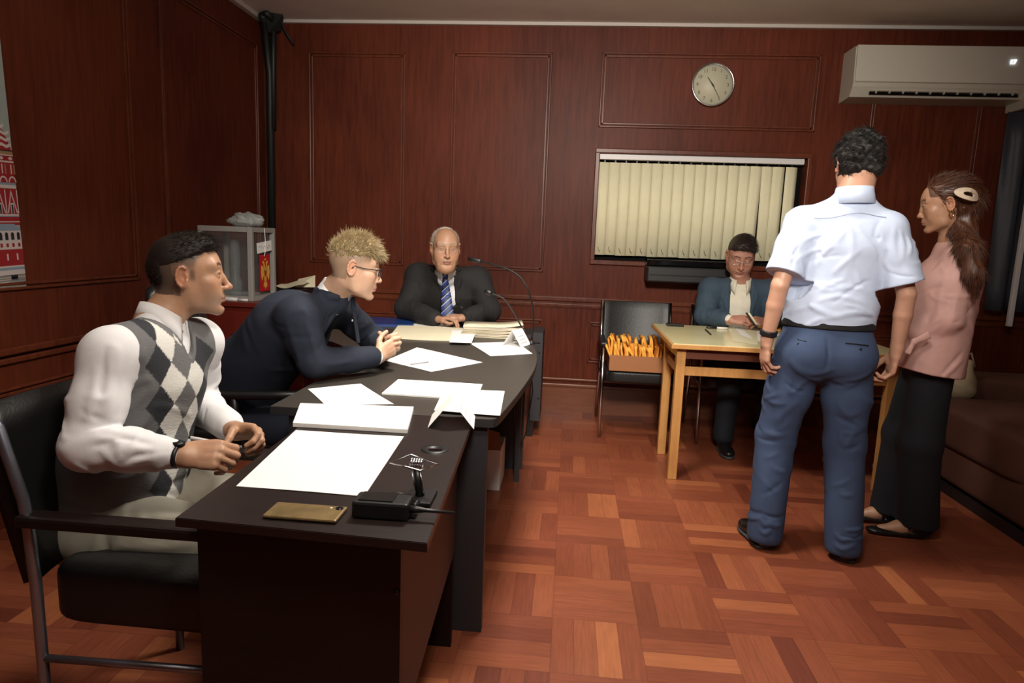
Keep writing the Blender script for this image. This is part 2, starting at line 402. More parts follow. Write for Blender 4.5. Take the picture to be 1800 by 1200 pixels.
def sdf_mesh(prims, h, disp=None, B=16):
    U = [p for p in prims if p.op == 'u']
    lo = np.min([p.c-p.R for p in U], 0)-3*h; hi = np.max([p.c+p.R for p in U], 0)+3*h
    for p in prims:
        pass
    nb = np.ceil((hi-lo)/(h*B)).astype(int); NN = nb*B+4
    g = np.arange(B+1)
    I, J, K = np.meshgrid(g, g, g, indexing='ij'); G = np.stack([I, J, K], -1).reshape(-1, 3)*h
    c3 = np.array([0, .5, 1])*B*h; cg = np.stack(np.meshgrid(c3, c3, c3, indexing='ij'), -1).reshape(-1, 3)
    Rb = B*h*math.sqrt(3)/2; off = np.array([[0, 0, 0], [1, 0, 0], [0, 1, 0], [1, 1, 0], [0, 0, 1], [1, 0, 1], [0, 1, 1], [1, 1, 1]])
    edges = [(0, 1), (2, 3), (4, 5), (6, 7), (0, 2), (1, 3), (4, 6), (5, 7), (0, 4), (1, 5), (2, 6), (3, 7)]
    keys, verts, quads = [], [], []
    C_ = np.array([p.c for p in prims]); Rr = np.array([p.R+p.k for p in prims]); isc = np.array([p.op == 'i' for p in prims]); isu = np.array([p.op == 'u' for p in prims])
    for bx in range(nb[0]):
        for by in range(nb[1]):
            for bz in range(nb[2]):
                o = lo+np.array([bx, by, bz])*B*h; cc = o+B*h/2
                near = (np.linalg.norm(C_-cc, axis=1)-Rr-Rb-.01 < 0) | isc
                if not (near & isu).any(): continue
                ps = [prims[i] for i in np.nonzero(near)[0]]
                D = evalp(ps, o+cg)
                if D.min() > Rb*.75+.012 or D.max() < -Rb*.75-.012: continue
                P = o+G; D = evalp(ps, P)
                if disp is not None: D = D+disp(P)
                D = D.reshape(B+1, B+1, B+1); S = D < 0
                if S.all() or not S.any(): continue
                cnt = sum(S[a:B+a, b:B+b, c:B+c].astype(np.int8) for a in (0, 1) for b in (0, 1) for c in (0, 1))
                ci = np.argwhere((cnt > 0) & (cnt < 8))
                if len(ci):
                    vals = np.stack([D[ci[:, 0]+q[0], ci[:, 1]+q[1], ci[:, 2]+q[2]] for q in off], 1)
                    acc = np.zeros((len(ci), 3)); n = np.zeros(len(ci))
                    for a, b in edges:
                        va, vb = vals[:, a], vals[:, b]; m = (va < 0) != (vb < 0)
                        t = np.where(m, va/np.where(m, va-vb, 1), 0)
                        acc += np.where(m[:, None], off[a]+t[:, None]*(off[b]-off[a]), 0); n += m
                    gi = ci+np.array([bx, by, bz])*B
                    keys.append(((gi[:, 0]+1)*NN[1]+gi[:, 1]+1)*NN[2]+gi[:, 2]+1); verts.append(o+(ci+acc/n[:, None])*h)
                base = np.array([bx, by, bz])*B
                for ax in range(3):
                    e = [0, 0, 0]; e[ax] = 1
                    A = S[:B, :B, :B]; Bn = S[e[0]:B+e[0], e[1]:B+e[1], e[2]:B+e[2]]
                    ed = np.argwhere(A != Bn)
                    if not len(ed): continue
                    sg = A[ed[:, 0], ed[:, 1], ed[:, 2]]; gi = ed+base
                    b_, c_ = (ax+1) % 3, (ax+2) % 3
                    eb = np.zeros(3, int); eb[b_] = 1; ec = np.zeros(3, int); ec[c_] = 1
                    kk = lambda q: ((q[:, 0]+1)*NN[1]+q[:, 1]+1)*NN[2]+q[:, 2]+1
                    F = np.stack([kk(gi-eb-ec), kk(gi-ec), kk(gi), kk(gi-eb)], 1)
                    F[~sg] = F[~sg][:, ::-1]; quads.append(F)
    keys = np.concatenate(keys); verts = np.concatenate(verts); quads = np.concatenate(quads)
    od = np.argsort(keys); keys = keys[od]; verts = verts[od]
    ix = np.searchsorted(keys, quads); ix = np.clip(ix, 0, len(keys)-1)
    ok = (keys[ix] == quads).all(1); ix = ix[ok]
    return verts, ix
def np_obj(name, verts, quads, m, parent=None, paint=None, smooth=True, tris=None):
    me = bpy.data.meshes.new(name)
    nq = len(quads); me.vertices.add(len(verts)); me.vertices.foreach_set('co', np.asarray(verts, np.float32).ravel())
    me.loops.add(nq*4); me.loops.foreach_set('vertex_index', np.asarray(quads, np.int32).ravel())
    me.polygons.add(nq); me.polygons.foreach_set('loop_start', np.arange(nq, dtype=np.int32)*4)
    me.polygons.foreach_set('use_smooth', np.ones(nq, bool) if smooth else np.zeros(nq, bool))
    me.update(calc_edges=True); me.validate()
    if paint is not None:
        c = paint(np.asarray(verts)); a = me.color_attributes.new('Col', 'FLOAT_COLOR', 'POINT')
        a.data.foreach_set('color', np.concatenate([c, np.ones((len(c), 1))], 1).astype(np.float32).ravel())
    return link(name, me, m, parent)
def sdf_obj(name, prims, h, m, parent=None, disp=None, paint=None):
    v, q = sdf_mesh(prims, h, disp); return np_obj(name, v, q, m, parent, paint)
# ------------------------------------------------------------------ the room
XL, YB, ZC = -2.40, 5.05, 2.885
XR, YF = 3.35, -2.6
def st(o): o['kind'] = 'structure'; return o
st(MB().span((XL-.1, YF-.1, -.1), (XR+.1, YB+.1, 0)).out('floor', M_FLOOR))
st(MB().span((XL-.1, YF-.1, ZC), (XR+.1, YB+.1, ZC+.1)).out('ceiling', M_CEIL))
wl = st(MB().span((XL-.12, YF-.1, 0), (XL, YB+.1, ZC)).out('wall_left', M_WALL))
st(MB().span((XR, YF-.1, 0), (XR+.12, YB+.1, ZC)).out('wall_right', M_WALL))
st(MB().span((XL, YF-.12, 0), (XR, YF, ZC)).out('wall_front', M_WALL))
WX0, WX1, WZ0, WZ1 = .175, 1.675, 1.19, 1.985
b = MB()
b.span((XL, YB, 0), (WX0, YB+.12, ZC)); b.span((WX1, YB, 0), (XR, YB+.12, ZC))
b.span((WX0, YB, 0), (WX1, YB+.12, WZ0)); b.span((WX0, YB, WZ1), (WX1, YB+.12, ZC))
wb = st(b.out('wall_back', M_WALL))
def frame(x0, x1, z0, z1, parent, name, left=False, wd=.034):
    b = MB()
    def bx(a0, a1, c0, c1, dep):
        if left: b.span((XL-.002, a0, c0), (XL+dep, a1, c1), bev=min(dep, a1-a0, c1-c0)*.3)
        else: b.span((a0, YB-dep, c0), (a1, YB+.002, c1), bev=min(dep, a1-a0, c1-c0)*.3)
    for (o_, i_, dep) in ((0, .013, .013), (.020, wd, .009)):
        bx(x0+o_, x0+i_, z0+o_, z1-o_, dep); bx(x1-i_, x1-o_, z0+o_, z1-o_, dep)
        bx(x0+o_, x1-o_, z1-i_, z1-o_, dep); bx(x0+o_, x1-o_, z0+o_, z0+i_, dep)
    return b.out(name, M_MOULD, parent)
PX = at(1529, 210, YB)[0]; PX2 = at(1724, 210, YB)[0]
for x0, x1, z0, z1 in ((-2.045, -1.300, 1.09, 2.665), (-.945, -.205, 1.085, 2.68), (.155, 1.695, 2.165, 2.69),
                       (PX, PX2, 1.1, 2.68), (-2.045, -1.300, .40, .72), (-.945, -.19, .40, .72), (.165, 1.69, .40, .72), (PX, PX2, .40, .72)):
    frame(x0, x1, z0, z1, wb, 'panel_moulding')
for y0, y1, z0, z1 in ((2.05, 3.47, 1.02, 2.68), (3.745, 4.93, 1.02, 2.68), (.4, 1.75, 1.02, 2.68), (2.05, 3.47, .36, .60), (3.745, 4.93, .36, .60), (.4, 1.75, .36, .6)):
    frame(y0, y1, z0, z1, wl, 'panel_moulding', True)
b = MB()
for z, h, d in ((.838, .026, .016), (.886, .034, .028)): b.span((XL, YB-d, z-h/2), (XR, YB+.001, z+h/2), bev=.006)
b.span((XL, YB-.010, .82), (XR, YB+.001, .905)); st(b.out('trim_1', M_MOULD))
b = MB()
for z, h, d in ((.718, .026, .016), (.76, .030, .026)): b.span((XL-.001, YF, z-h/2), (XL+d, YB, z+h/2), bev=.006)
st(b.out('trim_2', M_MOULD))
M_BASE = wood('baseboard_wood', (.14, .042, .018), (.21, .07, .03), .35, (2, 2, 12))
b = MB(); b.span((XL, YB-.018, 0), (XR, YB+.001, .20)); b.span((XL, YB-.03, .20), (XR, YB+.001, .225), bev=.006); b.span((XL, YB-.02, .25), (XR, YB+.001, .268), bev=.005)
st(b.out('baseboard_back', M_BASE))
b = MB(); b.span((XL-.001, YF, 0), (XL+.018, YB-.03, .17)); b.span((XL-.001, YF, .17), (XL+.028, YB-.03, .195), bev=.006)
st(b.out('baseboard_left', M_MOULD))
# cornice strips between wall and ceiling
b = MB(); b.span((XL, YB-.03, ZC-.022), (XR, YB+.001, ZC)); st(b.out('trim_3', M_CORN))
b = MB(); b.span((XL-.001, YF, ZC-.03), (XL+.04, YB-.03, ZC)); st(b.out('trim_4', M_CORN))
# window to the next room
win = MB()
for (a, c, e, f_) in ((WX0-.03, WX1+.03, WZ1-.005, WZ1+.03), (WX0-.03, WX1+.03, WZ0-.03, WZ0+.005)):
    win.span((a, YB-.022, e), (c, YB+.115, f_), bev=.006)
for a, c in ((WX0-.03, WX0+.005), (WX1-.005, WX1+.03)): win.span((a, YB-.022, WZ0), (c, YB+.115, WZ1), bev=.006)
wo = st(win.out('window_1', M_MOULD))
MB().span((WX0, YB+.095, WZ0), (WX1, YB+.10, WZ1)).out('pane', mat('dark_pane', (.003, .003, .003), .7, spec=.1), wo)
# vertical blind
bl = thing('vertical_blind', 'beige vertical slat blind with white head rail closed over the window', 'window blind', (.91, YB+.045, 1.95))
MB().span((-.735, -.04, -.012), (.745, .02, .028), bev=.004).out('head_rail', M_WHITEM, bl)
nsl = 18; pw = 1.425/nsl
for i in range(nsl):
    x = -.73+pw*(i+.5); tw = math.radians(9); lean = 0
    wv = .088
    if i == 17: x += .012; tw = math.radians(16); wv = .092
    if i == 14: lean = -.012
    if i == 15: lean = .010
    m_ = MB(); n = 3; z1, z0 = -.03, -.716+.002*math.sin(i*2.1)
    c, s = math.cos(tw), math.sin(tw); pts = []
    for zz in (z1, z0):
        for k in range(n+1):
            u = (k/n-.5)*wv; bow = .004*math.cos((k/n-.5)*PI)
            xx = x+u*c+bow*s + (lean if zz == z0 else 0); yy = u*s-bow-.012
            pts.append((xx, yy, zz))
    vs = [m_.bm.verts.new(p) for p in pts]; 
    for k in range(n):
        f = m_.bm.faces.new((vs[k], vs[k+1], vs[n+2+k], vs[n+1+k])); f.smooth = True
    me_o = m_.out('slat', M_BLIND, bl); sm = me_o.modifiers.new('t', 'SOLIDIFY'); sm.thickness = .0008
    if i < 17:
        q = MB(); q.tube([(x-.018+lean, -.032, z0+.060), (x-.013+lean, -.035, z0+.040), (x-.002+lean, -.035, z0+.022)], .0016, 6); q.out('chain_loop', mat('chain_grey', (.25, .22, .14), .5), me_o)
    q = MB(); q.box((x, -.01, -.022), (.01, .008, .016)); q.out('hook', M_BLACK, me_o)

# wall clock
ck = at(1252, 150, YB)
cl = thing('wall_clock', 'round silver-rimmed wall clock on the wood panel above the window', 'clock', (ck[0], YB-.001, ck[2]))
RX = Matrix.Rotation(PI/2, 4, 'X')
MB().lathe([(0, .0), (.150, 0), (.152, .022), (.148, .032), (.140, .030), (.136, .016)], M=RX, n=48).out('rim', M_CHROME, cl)
MB().lathe([(0, .012), (.139, .012), (.139, .008)], M=RX, n=48).out('dial', mat('clock_dial', (.50, .47, .34), .5), cl)
for k in range(1, 13):
    a = math.radians(90-30*k); text_mesh('numeral', str(k), .034, mat('clock_print', (.10, .08, .06), .5), cl, (.108*math.cos(a), -.0135, .108*math.sin(a)), (PI/2, 0, 0))
def hand_(name, deg, ln, wd, z):
    a = math.radians(90-deg); d = Vector((math.cos(a), 0, math.sin(a))); p = Vector((-d.z, 0, d.x))
    q = MB(); q.poly([tuple(Vector((0, z, 0))+v) for v in (d*-.02+p*wd, d*ln+p*wd*.5, d*ln-p*wd*.5, d*-.02-p*wd)], .0012, (0, -1, 0)); q.out(name, M_BLACK, cl)
hand_('hour_hand', -37, .066, .0045, -.016); hand_('minute_hand', 150, .098, .0025, -.018)
MB().lathe([(0, .013), (.006, .013), (.006, .020), (0, .021)], M=RX, n=12).out('hub', M_BLACK, cl)

# air conditioner
A0 = 1.845; A1 = 3.02; AZ0, AZ1 = 2.365, 2.70
ac = thing('air_conditioner', 'pale split air conditioner unit high on the back wall with lit digits', 'air conditioner', (A0, YB-.001, AZ0))
q = MB(); prof = [(0, 0), (-.175, .01), (-.215, .07), (-.222, .10), (-.205, .325), (-.19, .335), (0, .335)]
def extr(q, prof, x0, x1):
    a = [q.bm.verts.new((x0, y, z)) for y, z in prof]; c = [q.bm.verts.new((x1, y, z)) for y, z in prof]; n = len(prof)
    fs = [q.bm.faces.new(a), q.bm.faces.new(c[::-1])]+[q.bm.faces.new((a[k], c[k], c[(k+1) % n], a[(k+1) % n])) for k in range(n)]
    q._fin(fs)
extr(q, prof, 0, A1-A0); q.out('housing', M_PLAST, ac)
q = MB(); extr(q, [(-.222, .095), (-.236, .10), (-.222, .335), (-.205, .338), (-.195, .33)], .006, A1-A0-.006)
q.out('front_panel', mat('ac_gloss', (.56, .52, .44), .12, coat=.5), ac)
L_ = A1-A0
q = MB(); q.box((L_/2+.01, -.186, .047), (L_-.22, .012, .052), rot=Matrix.Rotation(math.radians(-33), 3, 'X')); q.out('air_outlet', M_LENS, ac)
q = MB()
for k in range(11): q.box((.16+k*(L_-.30)/10, -.200, .052), (.008, .014, .05), rot=Matrix.Rotation(math.radians(-33), 3, 'X'))
q.box((L_/2+.01, -.208, .05), (L_-.22, .004, .014), rot=Matrix.Rotation(math.radians(-33), 3, 'X')); q.out('louvre', M_PLAST, ac)
text_mesh('display', '17', .040, mat('led', (.8, .85, 1), .5, emis=(.8, .9, 1, 4)), ac, (at(1780, 125, YB-.24)[0]-A0, -.236, .235), (PI/2-.06, 0, 0))
MB().span((A1-A0-.06, -.24, -.05), (A1-A0+.5, -.01, .10), bev=.01).out('drain_cover', M_PLAST, ac)

# cable bundle in the ceiling corner
q = MB(); cx, cy = XL, YB
q.tube([(cx+.12, cy-.22, ZC-.012), (cx+.14, cy-.16, ZC-.03), (cx+.12, cy-.08, ZC-.06), (cx+.10, cy-.05, ZC-.3), (cx+.09, cy-.05, ZC-.8)], .022, 8)
q.tube([(cx+.09, cy-.2, ZC-.03), (cx+.06, cy-.1, ZC-.06), (cx+.07, cy-.05, ZC-.4), (cx+.06, cy-.04, 1.0)], .030, 8)
q.tube([(cx+.20, cy-.10, ZC-.006), (cx+.17, cy-.06, ZC-.04), (cx+.20, cy-.05, ZC-.10), (cx+.255, cy-.04, ZC-.185)], .008, 6)
q.poly([(cx+.10, cy-.20, ZC-.004), (cx+.22, cy-.14, ZC-.004), (cx+.17, cy-.06, ZC-.09), (cx+.09, cy-.1, ZC-.12)], .004, (.3, -1, 0))
tag(q.out('cable_bundle', mat('dark_cable', (.010, .012, .011), .5)), 'bundle of dark cables hanging from the ceiling corner', 'cables')

# right end of the back wall: grey strip imitating a glossy reflection, and a white conduit
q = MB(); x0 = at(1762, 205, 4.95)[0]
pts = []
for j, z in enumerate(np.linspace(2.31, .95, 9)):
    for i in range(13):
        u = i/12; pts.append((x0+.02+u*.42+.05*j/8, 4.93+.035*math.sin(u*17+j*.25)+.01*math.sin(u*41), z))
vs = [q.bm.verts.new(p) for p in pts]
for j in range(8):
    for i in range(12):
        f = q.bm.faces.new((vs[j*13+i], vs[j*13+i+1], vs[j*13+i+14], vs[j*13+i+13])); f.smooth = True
o = q.out('reflection_strip', mat('grey_sheen', (.06, .07, .09), .5, alpha=.6)); sm = o.modifiers.new('t', 'SOLIDIFY'); sm.thickness = .002
tag(o, 'blue-grey strip imitating a glossy reflection under the right end of the air conditioner', 'imitated reflection')
p0 = at(1777, 548, 4.86); q = MB(); q.span((p0[0]-.016, 4.845, .85), (p0[0]+.016, 4.875, 1.86), bev=.004)
tag(q.out('white_pole', M_WHITEM), 'thin white pole standing upright behind the brown sofa', 'pole')
q = None

# poster on the left wall
po = thing('wall_poster', 'tall poster of red and white striped towers under a pale sky', 'poster', (XL+.004, 2.70, 1.03))
po.rotation_euler = (.038, 0, 0)
def zz(py): return 2.2-.002325*(py-5)-1.03
q = MB(); q.span((0, -.80, 0), (.0015, .0, 1.55)); q.out('sheet', mat('poster_sky', (.34, .40, .38), .6), po)
PR = mat('poster_red', (.33, .014, .02), .6); PW = mat('poster_white', (.62, .56, .54), .6); PD = mat('poster_dark', (.02, .02, .03), .6); PB = mat('poster_blue', (.25, .33, .42), .6); PT = mat('poster_tan', (.35, .22, .10), .6); PG = mat('poster_stone', (.30, .28, .25), .6)
q = MB(); X1, X2, X3 = .0022, .0028, .0034
def rect(m_, y0, y1, a, b_, X=.0022): q.mi = m_; q.poly([(X, y0, zz(a)), (X, y1, zz(a)), (X, y1, zz(b_)), (X, y0, zz(b_))])
YR = 0.0
# tent roof
q.mi = 0; q.poly([(X1, -.135, zz(165)), (X1, -.10, zz(205)), (X1, -.035, zz(225)), (X1, -.004, zz(258)), (X1, -.4, zz(258)), (X1, -.20, zz(205))])
for k, py in enumerate(range(190, 256, 11)):
    ex = -.135+(.13)*min(1, max(0, (py-165)/60)); n = 14; q.mi = 1; y0 = -.135-(ex+.135)*1.5
    top, bot = [], []
    for i in range(n+1):
        yy = y0+(ex-y0)*i/n; zg = (4 if i % 2 else 0); top.append((X2, yy, zz(py+zg))); bot.append((X2, yy, zz(py+zg+5.5)))
    q.poly(top+bot[::-1])
rect(3, -.8, 0, 258, 260, X3); q.mi = 4; rect(4, -.8, 0, 260, 268); rect(0, -.8, 0, 268, 322)
rect(1, -.8, 0, 266, 268, X2); rect(1, -.8, 0, 277, 280, X2)
for i in range(10):
    y = -.015-i*.045; q.mi = 1; q.poly([(X2, y, zz(269)), (X2, y+.012, zz(272.5)), (X2, y, zz(276)), (X2, y-.012, zz(272.5))])
    rect(1, y-.004, y+.002, 283, 300, X2); rect(4, y+.012, y+.018, 283, 300, X2)
    # round arches
    arc = [(X2, y+.02*math.cos(t), zz(315)+.026*math.sin(t)) for t in np.linspace(0, PI, 9)]; arc2 = [(X2, y+.014*math.cos(t), zz(315)+.019*math.sin(t)) for t in np.linspace(PI, 0, 9)]
    q.mi = 1; q.poly(arc+arc2)
rect(2, -.8, 0, 316, 320, X2); rect(1, -.8, 0, 320, 326, X3)
rect(0, -.8, 0, 326, 372)
for i in range(8):
    y = -.03-i*.06; q.mi = 1
    q.poly([(X2, y, zz(328)), (X2, y+.026, zz(370)), (X2, y+.020, zz(370)), (X2, y, zz(336)), (X2, y-.020, zz(370)), (X2, y-.026, zz(370))])
    rect(1, y-.008, y+.008, 352, 371, X2); rect(3, y-.004, y+.004, 355, 371, X3); rect(1, y+.027, y+.032, 328, 371, X2)
rect(1, -.8, 0, 372, 376, X2); rect(2, -.8, 0, 375, 377, X3); rect(0, -.8, 0, 377, 392, X1); rect(1, -.8, 0, 385, 387, X2)
q.mi = 2; q.poly([(X2, -.8, zz(386)), (X2, -.03, zz(390)), (X2, 0, zz(402)), (X2, -.8, zz(402))])
rect(1, -.8, 0, 402, 437, X1)
for i in range(14):
    y = -.015-i*.030
    q.mi = 3; q.poly([(X2, y-.008, zz(419)), (X2, y+.008, zz(419)), (X2, y+.008, zz(409))]+[(X2, y+.008*math.cos(t), zz(409)+.01*math.sin(t)) for t in np.linspace(.3, PI-.3, 5)]+[(X2, y-.008, zz(409))])
    q.mi = 0; q.poly([(X2, y-.006, zz(432)), (X2, y+.006, zz(432)), (X2, y+.006, zz(425)), (X2, y-.006, zz(425))])
rect(0, -.8, 0, 436, 468, X2)
for i in range(8): rect(1, -.035-i*.05, -.027-i*.05, 444, 456, X3)
q.mi = 3; q.poly([(X3, -.30, zz(478)), (X3, -.135, zz(478)), (X3, -.135, zz(452)), (X3, -.16, zz(442)), (X3, -.20, zz(438)), (X3, -.30, zz(440))])
rect(1, -.8, 0, 466, 469, X3); rect(2, -.8, 0, 469, 474, X2); rect(1, -.8, 0, 474, 484, X2); rect(5, -.8, 0, 483, 505, X2)
for i in range(9): rect(3, -.8, 0, 486+i*2.2, 486.5+i*2.2, X3) if i % 2 else rect(1, -.8+i*.01, -.02*i, 487+i*2, 488.4+i*2, X3)
rect(3, -.075, -.04, 484, 492, X3); rect(2, -.09, -.01, 496, 503, X3)
q.out('printed_towers', [PR, PW, PB, PD, PT, PG], po, recalc=False)
# the poster's right edge sits at YR = 2.65

# ------------------------------------------------------------------ cabinet and ballot box
CX0, CX1, CY0, CY1, CT = XL+.03, -1.865, 3.84, 4.98, .88
cbt = thing('low_cabinet', 'dark red wooden cabinet in the corner under the transparent box', 'cabinet', (CX0, CY0, 0))
W_, D_ = CX1-CX0, CY1-CY0
MB().span((0, 0, .06), (W_, D_, CT-.03)).span((.02, .02, 0), (W_-.03, D_, .06)).out('body', M_CAB, cbt)
MB().span((0, -.02, CT-.03), (W_+.02, D_, CT), bev=.004).out('top', M_CAB, cbt)
for k in range(2):
    y0 = .01+k*D_/2; dd = MB().span((W_, y0, .40), (W_+.014, y0+D_/2-.02, CT-.045), bev=.003).out('door', M_CAB, cbt)
    MB().span((W_+.014, y0+.02, .385), (W_+.03, y0+D_/2-.04, .398), bev=.003).out('handle', M_BLACK, dd)
    MB().span((W_, y0, .08), (W_+.014, y0+D_/2-.02, .375), bev=.003).out('drawer', M_CAB, cbt)
MB().span((.03, -.014, .40), (W_-.03, 0, CT-.06), bev=.003).out('side_panel', M_CAB, cbt)

bx = thing('ballot_box', 'transparent plastic box with grey corner frame and red crest on the cabinet', 'ballot box', (-2.29, 3.885, CT+.001))
BW, BD, BH = .345, .33, .455; t = .03
for x in (0, BW-t):
    for y in (0, BD-t): MB().span((x, y, 0), (x+t, y+t, BH), bev=.003).out('frame_post', M_BOXF, bx)
q = MB()
for x in (0, BW-t):
    q.span((x+.001, t, BH-t), (x+t-.001, BD-t, BH)); q.span((x+.001, t, 0), (x+t-.001, BD-t, t))
for y in (0, BD-t):
    q.span((t, y+.001, BH-t-.002), (BW-t, y+t-.001, BH)); q.span((t, y+.001, 0), (BW-t, y+t-.001, t))
q.out('frame_rails', M_BOXF, bx)
MB().span((t, t, BH-.012), (BW-t, BD-t, BH-.002)).out('lid', M_BOXF, bx)
MB().span((t, t, .004), (BW-t, BD-t, .012)).out('base_plate', M_BOXF, bx)
for a, c in (((t, .012, t), (BW-t, .016, BH-t)), ((t, BD-.016, t), (BW-t, BD-.012, BH-t)), ((.012, t, t), (.016, BD-t, BH-t)), ((BW-.016, t, t), (BW-.012, BD-t, BH-t))):
    MB().span(a, c).out('clear_wall', M_CLEAR, bx)
# crest on the right side wall (faces +x)
CXp = BW+.001; cy, cz = .170, .165
cr_ = MB().span((CXp, cy-.075, cz-.11), (CXp+.002, cy+.065, cz+.12)).out('red_crest', M_REDD, bx)
q = MB(); X = CXp+.003
def side(pts): # mirrored polygons about the centre line
    for s_ in (1, -1): q.poly([(X, cy-.004+s_*y, cz+z) for y, z in (pts if s_ == 1 else pts[::-1])])
side([(0, .03), (.012, .075), (.03, .085), (.045, .062), (.036, .07), (.024, .058), (.02, .03)])   # heads and necks
side([(.012, .03), (.035, .05), (.055, .055), (.06, .01), (.052, -.03), (.04, -.045), (.03, -.02), (.015, -.01)])  # wings
side([(0, .03), (.018, .03), (.015, -.045), (0, -.055)])
side([(0, -.055), (.02, -.05), (.028, -.085), (.012, -.08), (0, -.1)])
q.poly([(X, cy-.014, cz+.085), (X, cy+.006, cz+.085), (X, cy+.010, cz+.10), (X, cy-.004, cz+.094), (X, cy-.018, cz+.10)])
q.out('gold_eagle', M_GOLDC, cr_, recalc=False)
q = MB(); q.mi = 0; q.poly([(X+.001, cy-.004+y, cz+z) for y, z in ((-.012, .02), (.012, .02), (.012, -.008), (0, -.02), (-.012, -.008))]); q.out('shield', M_REDD, cr_, recalc=False)
lb = MB().box((BW+.004, .16, .335), (.002, .20, .065), rot=Matrix.Rotation(.10, 3, 'X')).out('paper_label', M_PAPER, bx)
q = MB()
for i in range(7): q.box((BW+.006, .09+i*.022, .335+.006*math.sin(i*2.3)), (.001, .014, .004), rot=Matrix.Rotation(.5*math.sin(i*3), 3, 'X'))
q.out('handwriting', M_INK, lb)
MB().tube([(BW+.004, .165, BH-.004), (BW+.008, .165, .37), (BW+.008, .16, .30), (BW+.006, .15, cz+.11)], .0022, 6).out('seal_string', M_PAPER, bx)
MB().lathe([(0, 0), (.04, 0), (.045, .08), (.03, .12), (.035, .26), (.028, .36)], (.13, .2, .014), 18).out('inner_tube', mat('pale_tube', (.4, .45, .45), .3, alpha=.25), bx)
# bag on the box
q = MB(); rr = bmesh.ops.create_icosphere(q.bm, subdivisions=4, radius=1)
for v in rr['verts']:
    p = np.array(v.co); n_ = .10*math.sin(p[0]*9+p[1]*5)+.09*math.sin(p[1]*11+p[2]*7)+.06*math.sin(p[0]*23+p[2]*19)
    v.co = Vector((p[0]*.105, p[1]*.085, (p[2]*.058 if p[2] > 0 else p[2]*.03)))*(1+n_)
for f in q.bm.faces: f.smooth = True
o = q.out('plastic_bag', M_BAG); o.location = (-2.06, 4.05, CT+BH+.032); tag(o, 'crumpled clear plastic bag lying on top of the transparent box', 'plastic bag')
# bottle in front of the box
bt = thing('water_bottle', 'clear plastic bottle with blue cap beside the transparent box', 'bottle', (-2.10, 3.87, CT))
bt.location = (-2.175, 3.855, CT)
MB().lathe([(0, 0), (.030, 0), (.032, .01), (.031, .10), (.029, .105), (.031, .11), (.030, .17), (.012, .215), (.012, .235)], n=20).out('bottle_body', mat('bottle_plastic', (.5, .52, .5), .08, alpha=.35), bt)
MB().cyl((0, 0, .232), .015, .022, 16).out('cap', mat('cap_blue', (.01, .03, .22), .4), bt)
q = MB(); q.tube([(-2.13, 3.842, CT+.014), (-2.09, 3.843, CT+.015), (-2.02, 3.842, CT+.0125)], [.012, .014, .011], 10); q.tube([(-2.02, 3.842, CT+.0125), (-1.955, 3.842, CT+.0125)], [.009, .008], 10)
tag(q.out('marker', M_WHITEM), 'white capped marker lying on the cabinet edge beside the blue-capped bottle', 'marker')
ob = thing('open_document_folder', 'crumpled cream papers in an open black folder on the cabinet', 'papers', (-1.98, 4.55, CT))
q = MB(); q.box((0, .05, .02), (.24, .36, .04), bev=.004); q.out('black_cover', M_BLACK, ob)
def sheet_pts(q, w, d, amp, z0, seed, n=10, rz=0, th=.0008):
    r = np.random.default_rng(seed); a = r.random(4)*6
    vs = []
    for j in range(n+1):
        for i in range(n+1):
            x = (i/n-.5)*w; y = (j/n-.5)*d; z = z0+amp*(1+math.sin(a[0]+x/w*5+y/d*3)*.6+math.sin(a[1]+y/d*7)*.4)
            c, s = math.cos(rz), math.sin(rz); vs.append(q.bm.verts.new((x*c-y*s, x*s+y*c, z)))
    fs = []
    for j in range(n):
        for i in range(n):
            k = j*(n+1)+i; fs.append(q.bm.faces.new((vs[k], vs[k+1], vs[k+n+2], vs[k+n+1])))
    q._fin(fs)
q = MB(); sheet_pts(q, .2, .26, .025, .045, 3); 
for v in q.bm.verts: v.co += Vector((.02, .0, 0))
o = q.out('loose_sheet', M_CREAM, ob); o.modifiers.new('t', 'SOLIDIFY').thickness = .001
q = MB(); q.poly([(.04, -.05, .05), (.16, .02, .05), (.13, .1, .13), (.02, .06, .10)], .001); q.out('loose_sheet', M_CREAM, ob)

# ------------------------------------------------------------------ near desk
DZ = .75
dk = thing('near_desk', 'dark wenge desk in the foreground with a slab leg at each end', 'desk', (0, 0, 0))
tp = [(-.745, 1.155), (-.240, 1.130), (-.283, 1.995), (-.775, 1.995)]
q = MB(); q.poly([(x, y, DZ-.019) for x, y in tp], .019); q.out('desk_top', M_WENGE, dk)
def inset_edge(q, pts, z0, z1, t, closed=True):
    n = len(pts)
    for i in range(n if closed else n-1):
        a = Vector((*pts[i], 0)); c = Vector((*pts[(i+1) % n], 0)); d = (c-a); L0 = d.length; d.normalize(); nn = Vector((d.y, -d.x, 0))
        m_ = (a+c)/2+nn*t/2; q.box((m_.x, m_.y, (z0+z1)/2), (L0+t, t, z1-z0), rz=math.atan2(d.y, d.x))
q = MB(); inset_edge(q, tp, DZ-.0185, DZ-.0015, .0015); q.out('edge_band', M_EDGE, dk)
pn = MB().span((-.715, 1.175, 0), (-.300, 1.201, DZ-.019)).out('side_panel', M_WENGE, dk)
q = MB()
for z in (.30, .62): q.cyl((-.308, 1.174, z), .006, .002, 12, axis=(0, -1, 0))
q.out('screw_cap', M_BLACK, pn)
MB().span((-.745, 1.93, 0), (-.325, 1.956, DZ-.019)).out('side_panel', M_WENGE, dk)
